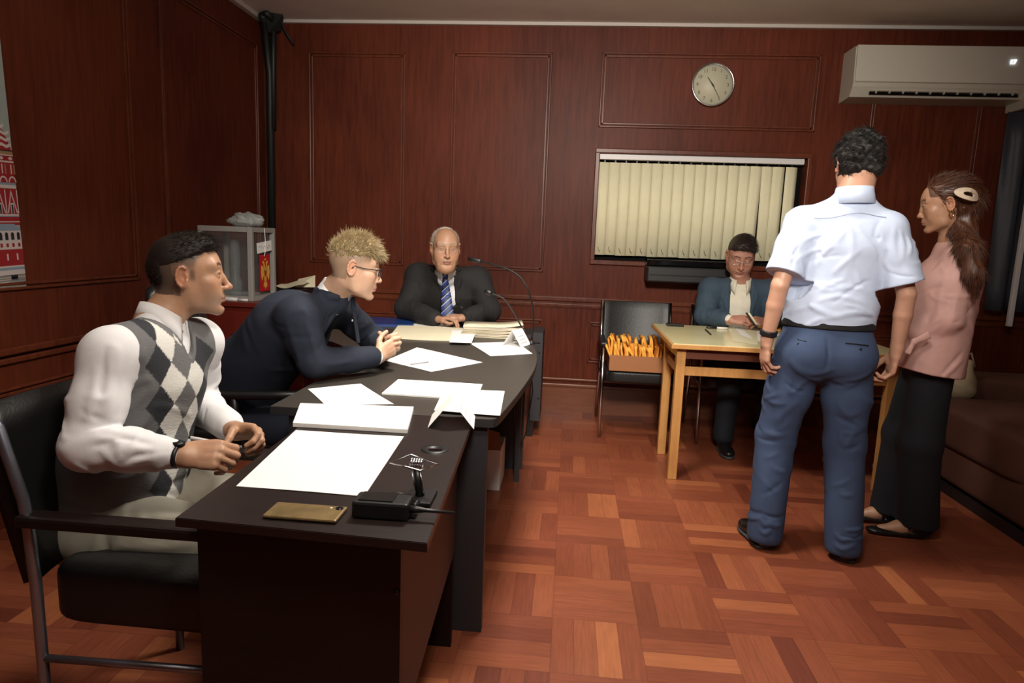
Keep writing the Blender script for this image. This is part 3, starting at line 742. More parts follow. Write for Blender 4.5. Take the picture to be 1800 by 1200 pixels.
q = MB(); q.poly([(-.318, 1.201, DZ-.027), (-.318, 1.93, DZ-.027), (-.318, 1.93, .34), (-.318, 1.201, .22)], .016, (-1, 0, 0)); q.out('modesty_panel', mat('wenge_red', (.018, .006, .006), .45), dk)
gm = onz(764, 790, DZ)
q = MB(); q.lathe([(0, .0012), (.016, .0012), (.018, .003), (.036, .003), (.038, .0)], (gm[0], gm[1], DZ), 32); gr = q.out('cable_grommet', M_BLACK, dk)
q = MB(); q.box((gm[0]+.004, gm[1]-.012, DZ+.0035), (.036, .012, .002), bev=.0008); q.out('slot', M_LENS, gr)

# ------------------------------------------------------------------ curved conference table
ct = thing('curved_table', 'large dark grey curved conference table beyond the wenge desk', 'table', (0, 0, 0))
cp = [(-.950, 2.000), (-.235, 2.000), (-.217, 2.004), (-.205, 2.03), (-.176, 2.30), (-.150, 2.60), (-.133, 2.90), (-.140, 3.20), (-.168, 3.48), (-.215, 3.72), (-.30, 3.93), (-.42, 4.07), (-.58, 4.17), (-.80, 4.22), (-1.60, 4.24), (-1.60, 3.55), (-1.30, 3.40), (-1.08, 3.15), (-.98, 2.85), (-.95, 2.50)]
# smooth the outline
def chaikin(p, keep, it=2):
    for _ in range(it):
        n = len(p); o = []; kk = []
        for i in range(n):
            a = np.array(p[i]); c = np.array(p[(i+1) % n])
            if keep[i]: o.append(tuple(a)); kk.append(True)
            else: pass
            if not keep[i]:
                pr = np.array(p[i-1]); o.append(tuple(a*.75+pr*.25)); o.append(tuple(a*.75+c*.25)); kk += [False, False]
        p, keep = o, kk
    return p
cs = chaikin(cp, [i in (0, 1, 14, 15) for i in range(len(cp))])
q = MB(); q.poly([(x, y, DZ-.028) for x, y in cs], .028); q.out('table_top', M_GREYT, ct)
q = MB(); inset_edge(q, cs, DZ-.0275, DZ-.0015, .0012); q.out('edge_band', mat('graphite_edge', (.03, .03, .032), .3), ct)
MB().span((-.90, 2.025, 0), (-.238, 2.055, DZ-.028)).out('end_panel', M_GREYP, ct)
MB().box((-.34, 3.66, .36), (.24, .03, .722), rz=math.radians(2)).out('end_panel', M_GREYP, ct)
MB().span((-.30, 2.056, .30), (-.282, 3.60, DZ-.028)).out('modesty_panel', M_GREYP, ct) if False else None
q = MB(); q.box((-.50, 2.85, .52), (.02, 1.55, .38)); q.out('modesty_panel', M_GREYP, ct)
q = MB(); q.span((-.25, 3.44, 0), (-.225, 3.50, DZ-.03)); q.out('support_post', M_GREYP, ct)
# further grey desk standing behind the curved table
fd = thing('grey_side_cabinet', 'dark grey side cabinet standing behind the curved table near the wall', 'cabinet', (0, 0, 0))
fx0, fx1 = at(880, 570, 4.42)[0], at(957, 600, 4.35)[0]
MB().span((-.40, 4.30, DZ-.075), (-.19, 4.62, DZ-.05)).out('desk_top', M_GREYP, fd)
p_ = MB().span((-.22, 4.28, .12), (-.155, 4.60, DZ-.03)).out('side_panel', M_GREYP, fd)
q = MB()
for (px, py) in ((948, 620), (946, 700)): a = at(px, py, 4.278); q.sphere((a[0], 4.279, a[2]), .006, 8)
q.out('screw_cap', M_DARKM, p_)
MB().span((-.40, 4.34, 0), (-.37, 4.60, DZ-.075)).out('side_panel', M_GREYP, fd)
MB().span((-.24, 4.31, 0), (-.20, 4.58, .12)).out('foot', M_BLACK, fd)
# white box and cable under the table
wbx = thing('white_carton', 'white open cardboard carton on the floor under the curved table', 'box', (-.44, 3.30, 0))
for a, c in (((0, 0, 0), (.125, .003, .22)), ((0, .25, 0), (.125, .253, .22)), ((0, .003, 0), (.003, .25, .22)), ((.122, .003, 0), (.125, .25, .22))): MB().span(a, c).out('carton_wall', M_PAPER, wbx)
MB().span((.003, .003, 0), (.122, .25, .003)).out('carton_base', M_PAPER, wbx)
q = MB(); q.poly([(.0, .0, .22), (.125, 0, .22), (.115, .02, .31), (.03, .02, .33)], .003, (0, 1, 0)); q.out('carton_flap', M_CARD, wbx)
q = MB(); q.tube([(-.20, 3.30, .70), (-.185, 3.45, .66), (-.17, 3.5, .5), (-.20, 3.52, .25), (-.23, 3.50, .18), (-.25, 3.46, .24), (-.26, 3.40, .4), (-.26, 3.38, .70)], .004, 6); q.box((-.20, 3.36, .60), (.02, .05, .09), bev=.004)
tag(q.out('power_cable', M_BLACK), 'black cable and plug hanging below the edge of the curved table', 'cable')

# ------------------------------------------------------------------ papers and things on the desks
def sheet(name, corners, z, label, th=.0012, m=M_PAPER, cat='paper', group=None, n=8, amp=.0012, px=True, seed=0, cb=0):
    C4 = [onz(x, y, z) if px else V3(x, y, z) for x, y in corners]
    c0 = sum(C4)/4; q = MB(); n1 = n+1; r = random.Random(seed); ph = r.random()*6
    for zz_ in (th, 0):
        pass
    top = []
    for j in range(n1):
        for i in range(n1):
            u, v = i/n, j/n; p = (C4[0]*(1-u)+C4[1]*u)*(1-v)+(C4[3]*(1-u)+C4[2]*u)*v-c0
            ed = min(u, 1-u, v, 1-v)
            zz2 = th+amp*(1+math.sin(u*5+ph+v*3))*.5*(1 if ed > 0 else 1)+cb*(abs(u-.5)*2)**3
            top.append((q.bm.verts.new((p[0], p[1], zz2)), q.bm.verts.new((p[0], p[1], zz2-th))))
    for j in range(n):
        for i in range(n):
            k = j*n1+i; a, b_, c, d = top[k], top[k+1], top[k+n1+1], top[k+n1]
            q.bm.faces.new((a[0], b_[0], c[0], d[0])); q.bm.faces.new((d[1], c[1], b_[1], a[1]))
    def wall(k0, k1): q.bm.faces.new((top[k0][0], top[k0][1], top[k1][1], top[k1][0]))
    for i in range(n): wall(i, i+1); wall(n*n1+i+1, n*n1+i); wall((i+1)*n1, i*n1); wall(i*n1+n, (i+1)*n1+n)
    o = q.out(name, m); o.location = (c0[0], c0[1], z+.0006)
    return tag(o, label, cat, group)
sheet('paper_sheet', [(415, 855), (640, 873), (710, 768), (520, 757)], DZ, 'large blank white sheet in front of the man in the vest, nearest on the desk', th=.0008)
# paper stack
ps = sheet('paper_stack', [(515, 750), (716, 762), (727, 721), (528, 715)], DZ, 'thick pile of white papers on the dark desk behind the large sheet', th=.012, amp=.0004, cat='stack of papers')
for k in range(3):
    a = onz(520+k*2, 747-k, DZ); 
q = MB(); 
ZS = DZ+.014
o = sheet('paper_sheet', [(541, 684), (573, 713), (692, 711), (634, 675)], DZ, 'blank white sheet at the left corner of the curved table beside the paper pile', th=.0008, seed=2)
sheet('paper_sheet', [(672, 694), (772, 705), (838, 703), (847, 678)][:0] or [(671, 694), (838, 704), (848, 678), (700, 669)], DZ, 'thin bundle of white sheets lying in the middle of the curved table front', th=.006, seed=3, amp=.0005)
sheet('paper_sheet', [(763, 722), (879, 731), (887, 688), (780, 685)], DZ+.007, 'white sheet at the front right of the curved table behind the folded card', th=.0008, seed=4)
sheet('paper_sheet', [(677, 634), (758, 654), (848, 637), (733, 611)], DZ, 'white sheet under the clasped hands with a thin pen on it', th=.0008, seed=5)
sheet('paper_sheet', [(825, 603), (862, 626), (936, 622), (908, 601)], DZ, 'white sheet by the far right table edge under the small upright card', th=.0008, seed=6)
def tent(name, px, z, w, h, ang, spread, label):
    c = onz(px[0], px[1], z); t_ = thing(name, label, 'name card', tuple(c), ang)
    for s_ in (1, -1):
        q = MB(); q.poly([(-w/2, s_*spread, 0), (w/2, s_*spread, 0), (w/2, 0, h), (-w/2, 0, h)], .0012, (0, s_, .3)); p = q.out('card_half', M_PAPER, t_)
        if s_ == -1:
            q = MB()
            for i in range(3):
                u0 = .2+i*.2; a = [(-w*.3, s_*spread*(1-u0)-.003, h*u0), (w*.3, s_*spread*(1-u0)-.003, h*u0), (w*.3, s_*spread*(1-u0-.06)-.003, h*(u0+.06)), (-w*.3, s_*spread*(1-u0-.06)-.003, h*(u0+.06))]
                q.poly(a)
            q.out('print', mat('faint_print', (.6, .6, .6), .8), p)
tent('folded_card', (795, 741), DZ, .15, .085, math.radians(97), .068, 'white folded card standing like a tent on the near desk edge')
tent('folded_card', (908, 606), DZ+.002, .13, .085, math.radians(70), .055, 'small white folded card standing upright near the microphones')
q = MB(); a = onz(722, 640, DZ+.006); c = onz(752, 636, DZ+.006); q.tube([a, c], .0035, 8); q.tube([c, c+(c-a)*.08], [.003, .001], 8)
tag(q.out('pen', M_INK), 'thin grey pen lying on the white sheet under the clasped hands', 'pen')
sheet('document_file', [(690, 600), (790, 604), (835, 581), (700, 577)][:0] or [(684, 596), (829, 601), (836, 581), (700, 574)], DZ, 'open file of cream and white pages in front of the clasped hands', th=.010, m=M_CREAM, cat='file', seed=7, amp=.003)
sheet('paper_sheet', [(790, 602), (829, 603), (838, 581), (795, 579)], DZ+.0145, 'white page lying on the right part of the open cream file', th=.0008, seed=8)
sheet('paper_sheet', [(727, 573), (786, 579), (797, 570), (731, 564)], DZ, 'small white page between the blue folder and the open cream file', th=.004, seed=9)
sheet('blue_folder', [(630, 574), (725, 575), (733, 563), (634, 560)], DZ, 'dark blue folder lying on the table beyond the young man in glasses', th=.015, m=M_BLUE, cat='folder', seed=10, amp=.0005)
sheet('red_folder', [(694, 561), (765, 566), (778, 556), (712, 552)], DZ, 'bright red folder lying in front of the older man', th=.008, m=M_RED, cat='folder', seed=11, amp=.0005)
sheet('paper_sheet', [(686, 562), (697, 562), (715, 553), (709, 551)], DZ, 'cream sheet edge showing beside the red folder', th=.005, m=M_CREAM, seed=12)
# four case files piled up
fl = [(0, .010, M_CREAM, 'cream case file at the bottom of the pile by the microphones'), (.012, .013, M_CREAM, 'buff case file second from the bottom of the pile'),
      (.030, .012, M_PAPER, 'thick case file with brown edges third in the pile'), (.046, .018, M_CREAM, 'yellowish case file on top of the pile by the microphones')]
for i, (dz, th, m_, lb_) in enumerate(fl):
    f_ = thing('case_file', lb_, 'case file', (-.44, 3.86, DZ+.001+dz), math.radians(-4+i*3.5), 'case files piled on the curved table')
    wd, dp = .35, .25
    q = MB()
    for s_ in (0, 1):
        z0 = 0 if s_ == 0 else th-.0015
        vs = []; n = 10
        for i_ in range(n+1):
            u = i_/n; x = (u-.5)*wd; bend = .012*max(0, u-.6)**1.5*6*(s_)
            vs.append((q.bm.verts.new((x, -dp/2, z0+bend)), q.bm.verts.new((x, dp/2, z0+bend))))
        for a_, b_ in zip(vs, vs[1:]): f = q.bm.faces.new((a_[0], b_[0], b_[1], a_[1])); f.smooth = True
    o = q.out('cover', M_CREAM, f_); o.modifiers.new('t', 'SOLIDIFY').thickness = .0012
    q = MB(); q.box((-.004, .0, th/2), (wd-.012, dp-.008, th-.004)); q.out('pages', mat('page_edges', (.52, .46, .38), .9, vary=.3, vscale=3, stretch=(1, 1, 300)), f_)
# gold phone
ph = onz(537, 905, DZ)
gp = thing('gold_phone', 'worn gold smartphone lying face down on the near desk', 'phone', (ph[0], ph[1]+.002, DZ+.001), math.radians(0))
MB().box((0, 0, .004), (.150, .070, .0078), bev=.0036).out('phone_shell', M_GOLD, gp)
MB().cyl((.062, .021, .0075), .008, .0014, 16).out('camera_lens', M_LENS, gp)
MB().cyl((.045, .021, .0077), .003, .0006, 10).out('flash', M_CREAM, gp)
# walkie-talkie
rc = onz(680, 905, DZ)
rd = thing('handheld_radio', 'black two-way radio with long antenna lying on the desk corner', 'radio', (rc[0]-.008, rc[1], DZ+.001), math.radians(1))
MB().box((0, 0, .018), (.115, .058, .036), bev=.006).out('radio_body', M_BLACK, rd)
MB().box((-.01, 0, .037), (.07, .044, .003), bev=.001).out('face_plate', M_DARKM, rd)
MB().tube([(.058, -.012, .020), (.072, -.012, .020), (.09, -.012, .020), (.148, -.012, .018)], [.008, .0075, .0045, .0032], 12).out('antenna', M_BLACK, rd)
for yy in (.008, .02): MB().cyl((.057, yy, .020), .0065, .014, 14, axis='X').out('knob', M_DARKM, rd)
MB().tube([(-.01, .029, .03), (.02, .036, .032), (.05, .035, .03)], .003, 8).out('belt_clip', M_DARKM, rd)
# desk microphone with wire frame head
sx = onz(735, 885, DZ)
mk = thing('wire_desk_stand', 'small black desk stand with ribbed metal grip and diamond wire frame', 'stand', (sx[0], sx[1]+.02, DZ))
def rel(p): return tuple(np.array(p)-np.array(mk.location))
MB().box((0, 0, .006), (.06, .08, .010), bev=.003).out('stand_base', M_BLACK, mk)
tp_ = rel(at(733, 815, sx[1]+.03)); 
MB().tube([(0, 0, .008), (tp_[0]*.6, .004, tp_[2]*.5), (tp_[0], tp_[1], tp_[2]-.012)], [.010, .009, .009], 14).out('stem', M_BLACK, mk)
for k in (-1, 1): MB().tube([(k*.009, -.009, .02), (tp_[0]+k*.009, tp_[1]-.008, tp_[2]-.014)], .0014, 6).out('chrome_rail', M_CHROME, mk)
q = MB()
for i in range(5):
    a_ = (i-2)*.0055; q.tube([(tp_[0]+a_, tp_[1]+.011*math.cos(t), tp_[2]+.011*math.sin(t)) for t in np.linspace(0, 2*PI, 14)[:-1]], .0026, 6, closed=True)
q.out('ribbed_grip', M_CHROME, mk)
dm = [rel(at(x, y, Y_)) for x, y, Y_ in ((686, 813, sx[1]+.03), (722, 799, sx[1]+.10), (771, 815, sx[1]+.03), (739, 827, sx[1]-.02))]
MB().tube(dm, .0022, 6, closed=True).out('wire_frame', M_CHROME, mk)

# gooseneck microphones
def goose(label, base, pts, head_len=.05, hr=.010, rad=.0045):
    t_ = thing('gooseneck_microphone', label, 'microphone', tuple(base), 0, 'gooseneck microphones on the curved table')
    b_ = np.array(base)
    q = MB(); q.lathe([(0, 0), (.022, 0), (.022, .006), (.014, .014), (.007, .022), (0, .024)], n=20)
    for k in range(3): a = k*2*PI/3+.4; q.tube([(0, 0, .008), (.05*math.cos(a), .05*math.sin(a), .003)], .004, 6)
    q.out('tripod_base', M_BLACK, t_)
    P = [np.array(p)-b_ for p in pts]
    # smooth
    S = []
    for i in range(len(P)-1):
        p0 = P[max(i-1, 0)]; p1 = P[i]; p2 = P[i+1]; p3 = P[min(i+2, len(P)-1)]
        for t in np.linspace(0, 1, 6)[:-1]: S.append(.5*((2*p1)+(-p0+p2)*t+(2*p0-5*p1+4*p2-p3)*t*t+(-p0+3*p1-3*p2+p3)*t**3))
    S.append(P[-1]); MB().tube(S, rad, 8).out('gooseneck', M_DARKM, t_)
    d = nrm(P[-1]-P[-2]); e = P[-1]
    MB().tube([e-d*.01, e, e+d*head_len*.5, e+d*head_len], [hr*.7, hr, hr, hr*.7], 14).out('microphone_head', M_BLACK, t_)
mb = at(934, 602, 3.60); mb[2] = DZ
goose('tall gooseneck microphone arching over to the older man', mb, [mb+[0, 0, .02], at(938, 560, 3.60), at(934, 528, 3.60), at(922, 497, 3.60), at(902, 478, 3.62), at(872, 466, 3.64), at(843, 459, 3.66)], .07, .013)
mb2 = mb+V3(-.03, .035, 0)
goose('shorter gooseneck microphone bent left below the tall one', mb2, [mb2+[0, 0, .02], at(917, 575, 3.63), at(900, 545, 3.64), at(885, 525, 3.65), at(862, 515, 3.66)], .035, .016)
mb3 = onz(838, 583, DZ)
goose('thin gooseneck microphone beside the case files by the older man\'s hands', mb3, [mb3+[0, 0, .02], at(832, 565, 4.0), at(824, 548, 4.0), at(812, 540, 4.02)], .03, .007, .003)
p_ = onz(812, 566, DZ); t_ = thing('small_phone', 'small black phone lying in front of the older man\'s hands', 'phone', (p_[0], p_[1], DZ+.001), .2)
MB().box((0, 0, .006), (.10, .05, .012), bev=.003).out('phone_body', M_BLACK, t_); MB().box((.0, 0, .0125), (.03, .02, .001)).out('lit_screen', mat('screen', (.4, .4, .4), .3), t_)

# ------------------------------------------------------------------ wooden table with pale top
TZ = .79
TX0, TX1, TY0, TY1 = .575, 1.84, 3.60, 4.53
wt = thing('wooden_table', 'light wooden table with pale yellow top in front of the window', 'table', (TX0, TY0, 0))
Wt, Dt = TX1-TX0, TY1-TY0
q = MB(); q.span((0, 0, TZ-.028), (Wt, Dt, TZ-.004), bev=.002); q.out('table_frame', M_OAK, wt)
MB().span((.012, .012, TZ-.006), (Wt-.012, Dt-.012, TZ)).out('table_top', M_TTOP, wt)
lg = .05; far = .50
for x in (.04, Wt-.04-lg):
    for y in (.05, far):
        MB().span((x, y, 0), (x+lg, y+lg, TZ-.028), bev=.003).out('leg', M_OAK, wt)
MB().span((.05, .055, TZ-.088), (Wt-.05, .075, TZ-.029)).out('apron', mat('apron_dark', (.12, .03, .012), .5), wt)
MB().span((.045, .10, TZ-.088), (.065, far, TZ-.029)).out('apron', M_OAK, wt)
MB().span((.09, .065, TZ-.185), (Wt-.09, .085, TZ-.135), bev=.002).out('stretcher', M_OAK, wt)
MB().span((.055, .10, TZ-.185), (.075, far, TZ-.135), bev=.002).out('stretcher', M_OAK, wt)
c = onz(1185, 572, TZ); t_ = thing('black_phone', 'black phone lying on the back left edge of the wooden table', 'phone', (c[0], c[1]-.03, TZ+.001), .05)
MB().box((0, 0, .008), (.11, .06, .016), bev=.004).out('phone_body', M_BLACK, t_); MB().box((0, 0, .0165), (.09, .045, .001)).out('screen', M_LENS, t_)
def pen(name, a, b_, z, m1, label, r=.005, cap=True, m2=None, cat='pen'):
    A = onz(*a, z+r); B = onz(*b_, z+r); t_ = thing(name, label, cat, tuple(A)); d = B-A
    MB().tube([(0, 0, 0), tuple(d*.5)], r, 10).out('barrel', m1, t_); MB().tube([tuple(d*.5), tuple(d*.96), tuple(d)], [r, r*.9, r*.3], 10).out('tip', m2 or M_BLACK, t_)
pen('marker', (1279, 577), (1241, 575), TZ, M_WHITEM, 'white marker with black cap on the back of the wooden table', .008, cat='marker')
pen('pen', (1240, 579), (1250, 588), TZ, M_BLACK, 'short dark pen lying diagonally on the pale table top', .005)
sheet('paper_sheet', [(1302, 589), (1345, 603), (1372, 588), (1290, 574)], TZ, 'white page on the pale table in front of the man in the blue jacket', th=.0008, seed=13)
sheet('paper_sheet', [(1288, 600), (1332, 606), (1330, 580), (1286, 578)], TZ, 'cream leaf lying under the white page on the pale table', th=.0006, m=mat('pale_leaf', (.70, .66, .45), .6), seed=14)
o = sheet('envelope', [(1331, 577), (1372, 582), (1374, 574), (1336, 571)], TZ+.002, 'orange envelope on the wooden table beside the seated man\'s hand', th=.006, m=M_ENV, cat='envelope', seed=15)

# ------------------------------------------------------------------ sling chairs with chrome tube frames
def sling_chair(label, loc, rz, w=.50, group=None, seat=True):
    t_ = thing('armchair', label, 'chair', loc, rz, group)
    # local: faces -Y; x across; seat .45 high
    for s_ in (-1, 1):
        x = s_*w/2
        q = MB(); q.tube([(x, .50, 0), (x, .40, .30), (x, .37, .46), (x, .40, .62), (x, .48, .90)], .011, 10); q.out('rear_leg', M_CHROME, t_)
        q = MB(); q.tube([(x, -.05, 0), (x, -.02, .35), (x, -.01, .63)], .011, 10); q.out('front_leg', M_CHROME, t_)
        MB().box((x, .18, .645), (.045, .42, .024), bev=.008).out('armrest', M_BLACK, t_)
        MB().tube([(x, .0, .40), (x, .37, .40)], .008, 8).out('side_rail', M_CHROME, t_)
    q = MB(); n = 10; vs = []
    for j in range(7):
        for i in range(n+1):
            u = i/n*2-1; v = j/6; vs.append(((w/2-.012)*u, .385+.095*v+.04*(1-u*u)-.015, .565+.335*v))
    vv = [q.bm.verts.new(p) for p in vs]
    for j in range(6):
        for i in range(n): f = q.bm.faces.new((vv[j*(n+1)+i], vv[j*(n+1)+i+1], vv[(j+1)*(n+1)+i+1], vv[(j+1)*(n+1)+i])); f.smooth = True
    o = q.out('backrest', M_LEATH, t_); sm = o.modifiers.new('t', 'SOLIDIFY'); sm.thickness = .022; sm.offset = 0; bv = o.modifiers.new('b', 'BEVEL'); bv.width = .006; bv.segments = 2
    if seat: MB().puff((0, .17, .43), (w-.03, .46, .09), .45, 10).out('seat', M_LEATH, t_)
    return t_
lc = at(1125, 520, 4.95)
sling_chair('black leather armchair with chrome frame carrying the carton of yellow envelopes', (.505, 4.44, 0), 0, .50)
sling_chair('black leather armchair with chrome frame under the man in the blue jacket', (1.17, 4.42, 0), 0, .52)

# carton with envelopes on the left chair
CBX, CBY, CBZ = .295, 4.36, .478
bxc = thing('carton_tray', 'brown cardboard tray full of yellow envelopes on the leather armchair', 'box', (CBX, CBY, CBZ))
cw, cd, chh = .42, .36, .105
for a, c in (((0, 0, 0), (cw, .004, chh)), ((0, cd, 0), (cw, cd+.004, chh)), ((0, .004, 0), (.004, cd, chh)), ((cw-.004, .004, 0), (cw, cd, chh))): MB().span(a, c).out('tray_wall', M_CARD, bxc)
MB().span((.004, .004, 0), (cw-.004, cd, .004)).out('tray_base', M_CARD, bxc)
rv = random.Random(3); ne = 46
tint = ['golden', 'deep orange', 'pale yellow']; 
envl = 'one of the upright yellow envelopes packed in the cardboard tray on the armchair'
for i in range(ne):
    row = i % 2; k = i//2; x = .012+k*(cw-.04)/22+rv.uniform(-.003, .003)
    h_ = rv.uniform(.165, .195)-(.02 if row == 0 else -.012); d_ = .165
    q = MB(); vs = []; n = 6; lean = rv.uniform(-.03, .01)-.02*(1-k/23); cur = rv.uniform(-.018, .018)
    for j in range(n+1):
        v = j/n
        for e in range(5):
            u = e/4; vs.append(q.bm.verts.new((lean*v*v+cur*v*v*math.sin(u*3+i)+.006*math.sin(v*5+i), u*d_, v*(h_+.005*math.sin(u*7+i*1.7)*v))))
    for j in range(n):
        for e in range(4): f = q.bm.faces.new((vs[j*5+e], vs[j*5+e+1], vs[(j+1)*5+e+1], vs[(j+1)*5+e])); f.smooth = True
    o = q.out('envelope', [M_ENV, M_ENV2, M_ENV][i % 3]); sm = o.modifiers.new('t', 'SOLIDIFY'); sm.thickness = .009+.005*rv.random()
    o.location = (CBX+x+.008, CBY+.010+row*.17, CBZ+.006)
    tag(o, envl, 'envelope', 'yellow envelopes in the cardboard tray')

# black unit on the wall under the window
a = at(1138, 462, 4.86); c = at(1250, 500, 4.86)
bu = thing('black_wall_unit', 'black slatted appliance mounted on the wall below the window', 'appliance', (a[0], 4.84, 1.055))
MB().span((0, 0, 0), (.62, .205, .115), bev=.012).out('housing', M_BLACK, bu)
MB().span((.0, .03, .117), (.60, .205, .165), bev=.01).out('lid', M_LENS, bu)
MB().span((.02, -.004, .05), (.60, .002, .058)).out('trim_line', M_DARKM, bu)
MB().span((.36, .02, .166), (.62, .2, .185), bev=.003).out('papers', M_CREAM, bu) if False else None

# ------------------------------------------------------------------ sofa
sf = thing('brown_sofa', 'brown plush sofa along the right wall with padded arms', 'sofa', (2.12, 1.9, 0))
MB().span((.04, .05, .0), (.98, 2.38, .06)).out('plinth', M_BLACK, sf)
MB().puff((.50, 1.20, .19), (.96, 2.36, .26), .28, 16).out('base', M_SOFA, sf)
for y in (.60, 1.62): MB().puff((.40, y, .385), (.82, .98, .25), .38, 16).out('seat_cushion', M_SOFA, sf)
MB().puff((.46, 2.24, .42), (.92, .30, .40), .40, 16).out('armrest', M_SOFA, sf)
MB().puff((.46, .02, .38), (.92, .26, .46), .40, 16).out('armrest', M_SOFA, sf)
for y in (.60, 1.62):
    c_ = MB().puff((.86, y, .58), (.30, .98, .40), .42, 14, rot=Matrix.Rotation(.12, 3, 'Y')).out('back_cushion', M_SOFA, sf)
    MB().puff((.93, y, .84), (.30, .98, .30), .45, 14, rot=Matrix.Rotation(.12, 3, 'Y')).out('headrest', M_SOFA, sf)
MB().puff((1.06, 1.15, .50), (.20, 2.3, .92), .3, 14).out('backrest', M_SOFA, sf)

# ------------------------------------------------------------------ foreground armchair and office chair
fc = thing('armchair', 'black padded armchair with brushed steel tube legs under the man in the vest', 'chair', (-1.17, 1.54, 0), 0)
def fr(*p): return [(x+1.17, y-1.54, z) for x, y, z in p]
M_STEEL = mat('brushed_steel', (.34, .38, .46), .3, metal=.9)
for y in (1.29, 1.80):
    q = MB(); q.tube(fr((-1.265, y+.0, .90), (-1.236, y, .862), (-1.19, y, .70), (-1.185, y, .66), (-1.175, y, .50), (-1.172, y, .25), (-1.165, y, 0)), .0125, 14); q.out('rear_leg', M_STEEL, fc)
    MB().tube(fr((-.70, y, 0), (-.70, y, .64)), .0125, 14).out('front_leg', M_STEEL, fc)
    MB().tube(fr((-1.173, y, .315), (-.70, y, .325)), .009, 10).out('side_rail', M_STEEL, fc)
    MB().box(((-1.195-.72)/2+1.17, y-1.54, .655), (.48, .05, .028), bev=.008).out('armrest', M_WENGE, fc)
MB().puff((-.925+1.17, 0, .46), (.50, .47, .15), .35, 14).out('seat', M_LEATH, fc)
q = MB()
for j in range(7):
    v = j/6
    for i in range(11): u = i/10*2-1; q.bm.verts.new((-.02-.10*v-.03*(1-u*u), u*.245, .50+.40*v))
q.bm.verts.ensure_lookup_table()
for j in range(6):
    for i in range(10): f = q.bm.faces.new([q.bm.verts[k] for k in (j*11+i, j*11+i+1, (j+1)*11+i+1, (j+1)*11+i)]); f.smooth = True
o = q.out('backrest', M_LEATH, fc); sm = o.modifiers.new('t', 'SOLIDIFY'); sm.thickness = .035; sm.offset = 0

oc = thing('office_chair', 'black leather executive chair behind the young man in the navy suit', 'chair', (-1.40, 2.62, 0), math.radians(8))
# local: faces +x
MB().puff((.14, 0, .47), (.52, .50, .13), .4, 14).out('seat', M_LEATH, oc)
pr = seg((-.13, 0, .48), (-.19, 0, .80), .245, .255, .03, d=.05, d2=.055, ua=(0, 1, 0)); pr2 = seg((-.19, 0, .80), (-.25, 0, 1.05), .255, .20, .05, d=.055, d2=.05, ua=(0, 1, 0))
bk = [pr, pr2]
for z in (.62, .72, .82, .92): bk.append(seg((-.10-.05*(z-.6)/.3, -.2, z), (-.10-.05*(z-.6)/.3, .2, z), .010, k=.03, op='s'))
sdf_obj('backrest', bk, .011, M_LEATH, oc, disp=lambda P: .0035*noise3(P, 55, 3))
for s_ in (-1, 1):
    MB().tube([(-.10, s_*.27, .84), (-.06, s_*.285, .76), (-.01, s_*.29, .70), (.06, s_*.29, .685), (.24, s_*.29, .69), (.34, s_*.29, .695), (.355, s_*.29, .67)], [.014, .017, .019, .019, .019, .017, .012], 12).out('armrest', M_BLACK, oc)
    MB().tube([(.10, s_*.29, .68), (.10, s_*.27, .55), (.10, s_*.2, .42)], .016, 10).out('arm_bracket', M_BLACK, oc)
MB().cyl((.1, 0, .10), .025, .32, 16).out('gas_lift', M_DARKM, oc)
for k in range(5):
    a_ = k*2*PI/5; lg_ = MB().tube([(.1, 0, .10), (.1+.30*math.cos(a_), .30*math.sin(a_), .065)], [.03, .018], 8).out('base_spoke', M_BLACK, oc)
    MB().sphere((.1+.30*math.cos(a_), .30*math.sin(a_), .028), .028, 12).out('caster', M_BLACK, lg_)
o3 = thing('office_chair', 'black chair under the older man in the dark suit', 'chair', (-.83, 4.78, 0), 0)
MB().puff((0, -.02, .46), (.50, .44, .10), .4, 12).out('seat', M_LEATH, o3)
MB().puff((0, .225, .78), (.50, .06, .52), .35, 12).out('backrest', M_LEATH, o3)
MB().cyl((0, 0, .06), .025, .36, 14).out('gas_lift', M_DARKM, o3)
for k in range(5):
    a_ = k*2*PI/5+.3; MB().tube([(0, 0, .08), (.24*math.cos(a_), .24*math.sin(a_), .02)], [.03, .018], 8).out('base_spoke', M_BLACK, o3)
# ------------------------------------------------------------------ people
class Fr:
    """local frame: x = person's right, y = forward, z = up; s = scale"""
    def __init__(s, o, fwd, up=(0, 0, 1), sc=1.0):
        s.o = np.asarray(o, float); s.y = nrm(fwd); u = np.asarray(up, float); s.x = nrm(np.cross(s.y, u)); s.z = np.cross(s.x, s.y); s.s = sc
        s.R = np.stack([s.x, s.y, s.z])
    def p(s, x, y, z): return s.o+s.s*(x*s.x+y*s.y+z*s.z)
    def seg(s, a, b, r, r2=None, k=.012, op='u', d=None, d2=None, ua=None):
        c = s.s; q = None if ua is None else ua[0]*s.x+ua[1]*s.y+ua[2]*s.z
        return seg(s.p(*a), s.p(*b), r*c, None if r2 is None else r2*c, k*c, op, None if d is None else d*c, None if d2 is None else d2*c, q)
    def ell(s, c, rad, k=.012, op='u', rot=None):
        R = s.R if rot is None else np.asarray(rot) @ s.R
        return ell(s.p(*c), np.asarray(rad)*s.s, R, k*s.s, op)
    def loc(s, P): return ((P-s.o)@s.R.T)/s.s
    def mat4(s):
        return Matrix(((s.x[0], s.y[0], s.z[0], s.o[0]), (s.x[1], s.y[1], s.z[1], s.o[1]), (s.x[2], s.y[2], s.z[2], s.o[2]), (0, 0, 0, 1)))
def rx(a): c, s = math.cos(a), math.sin(a); return np.array([[1, 0, 0], [0, c, s], [0, -s, c]])
def ry(a): c, s = math.cos(a), math.sin(a); return np.array([[c, 0, -s], [0, 1, 0], [s, 0, c]])
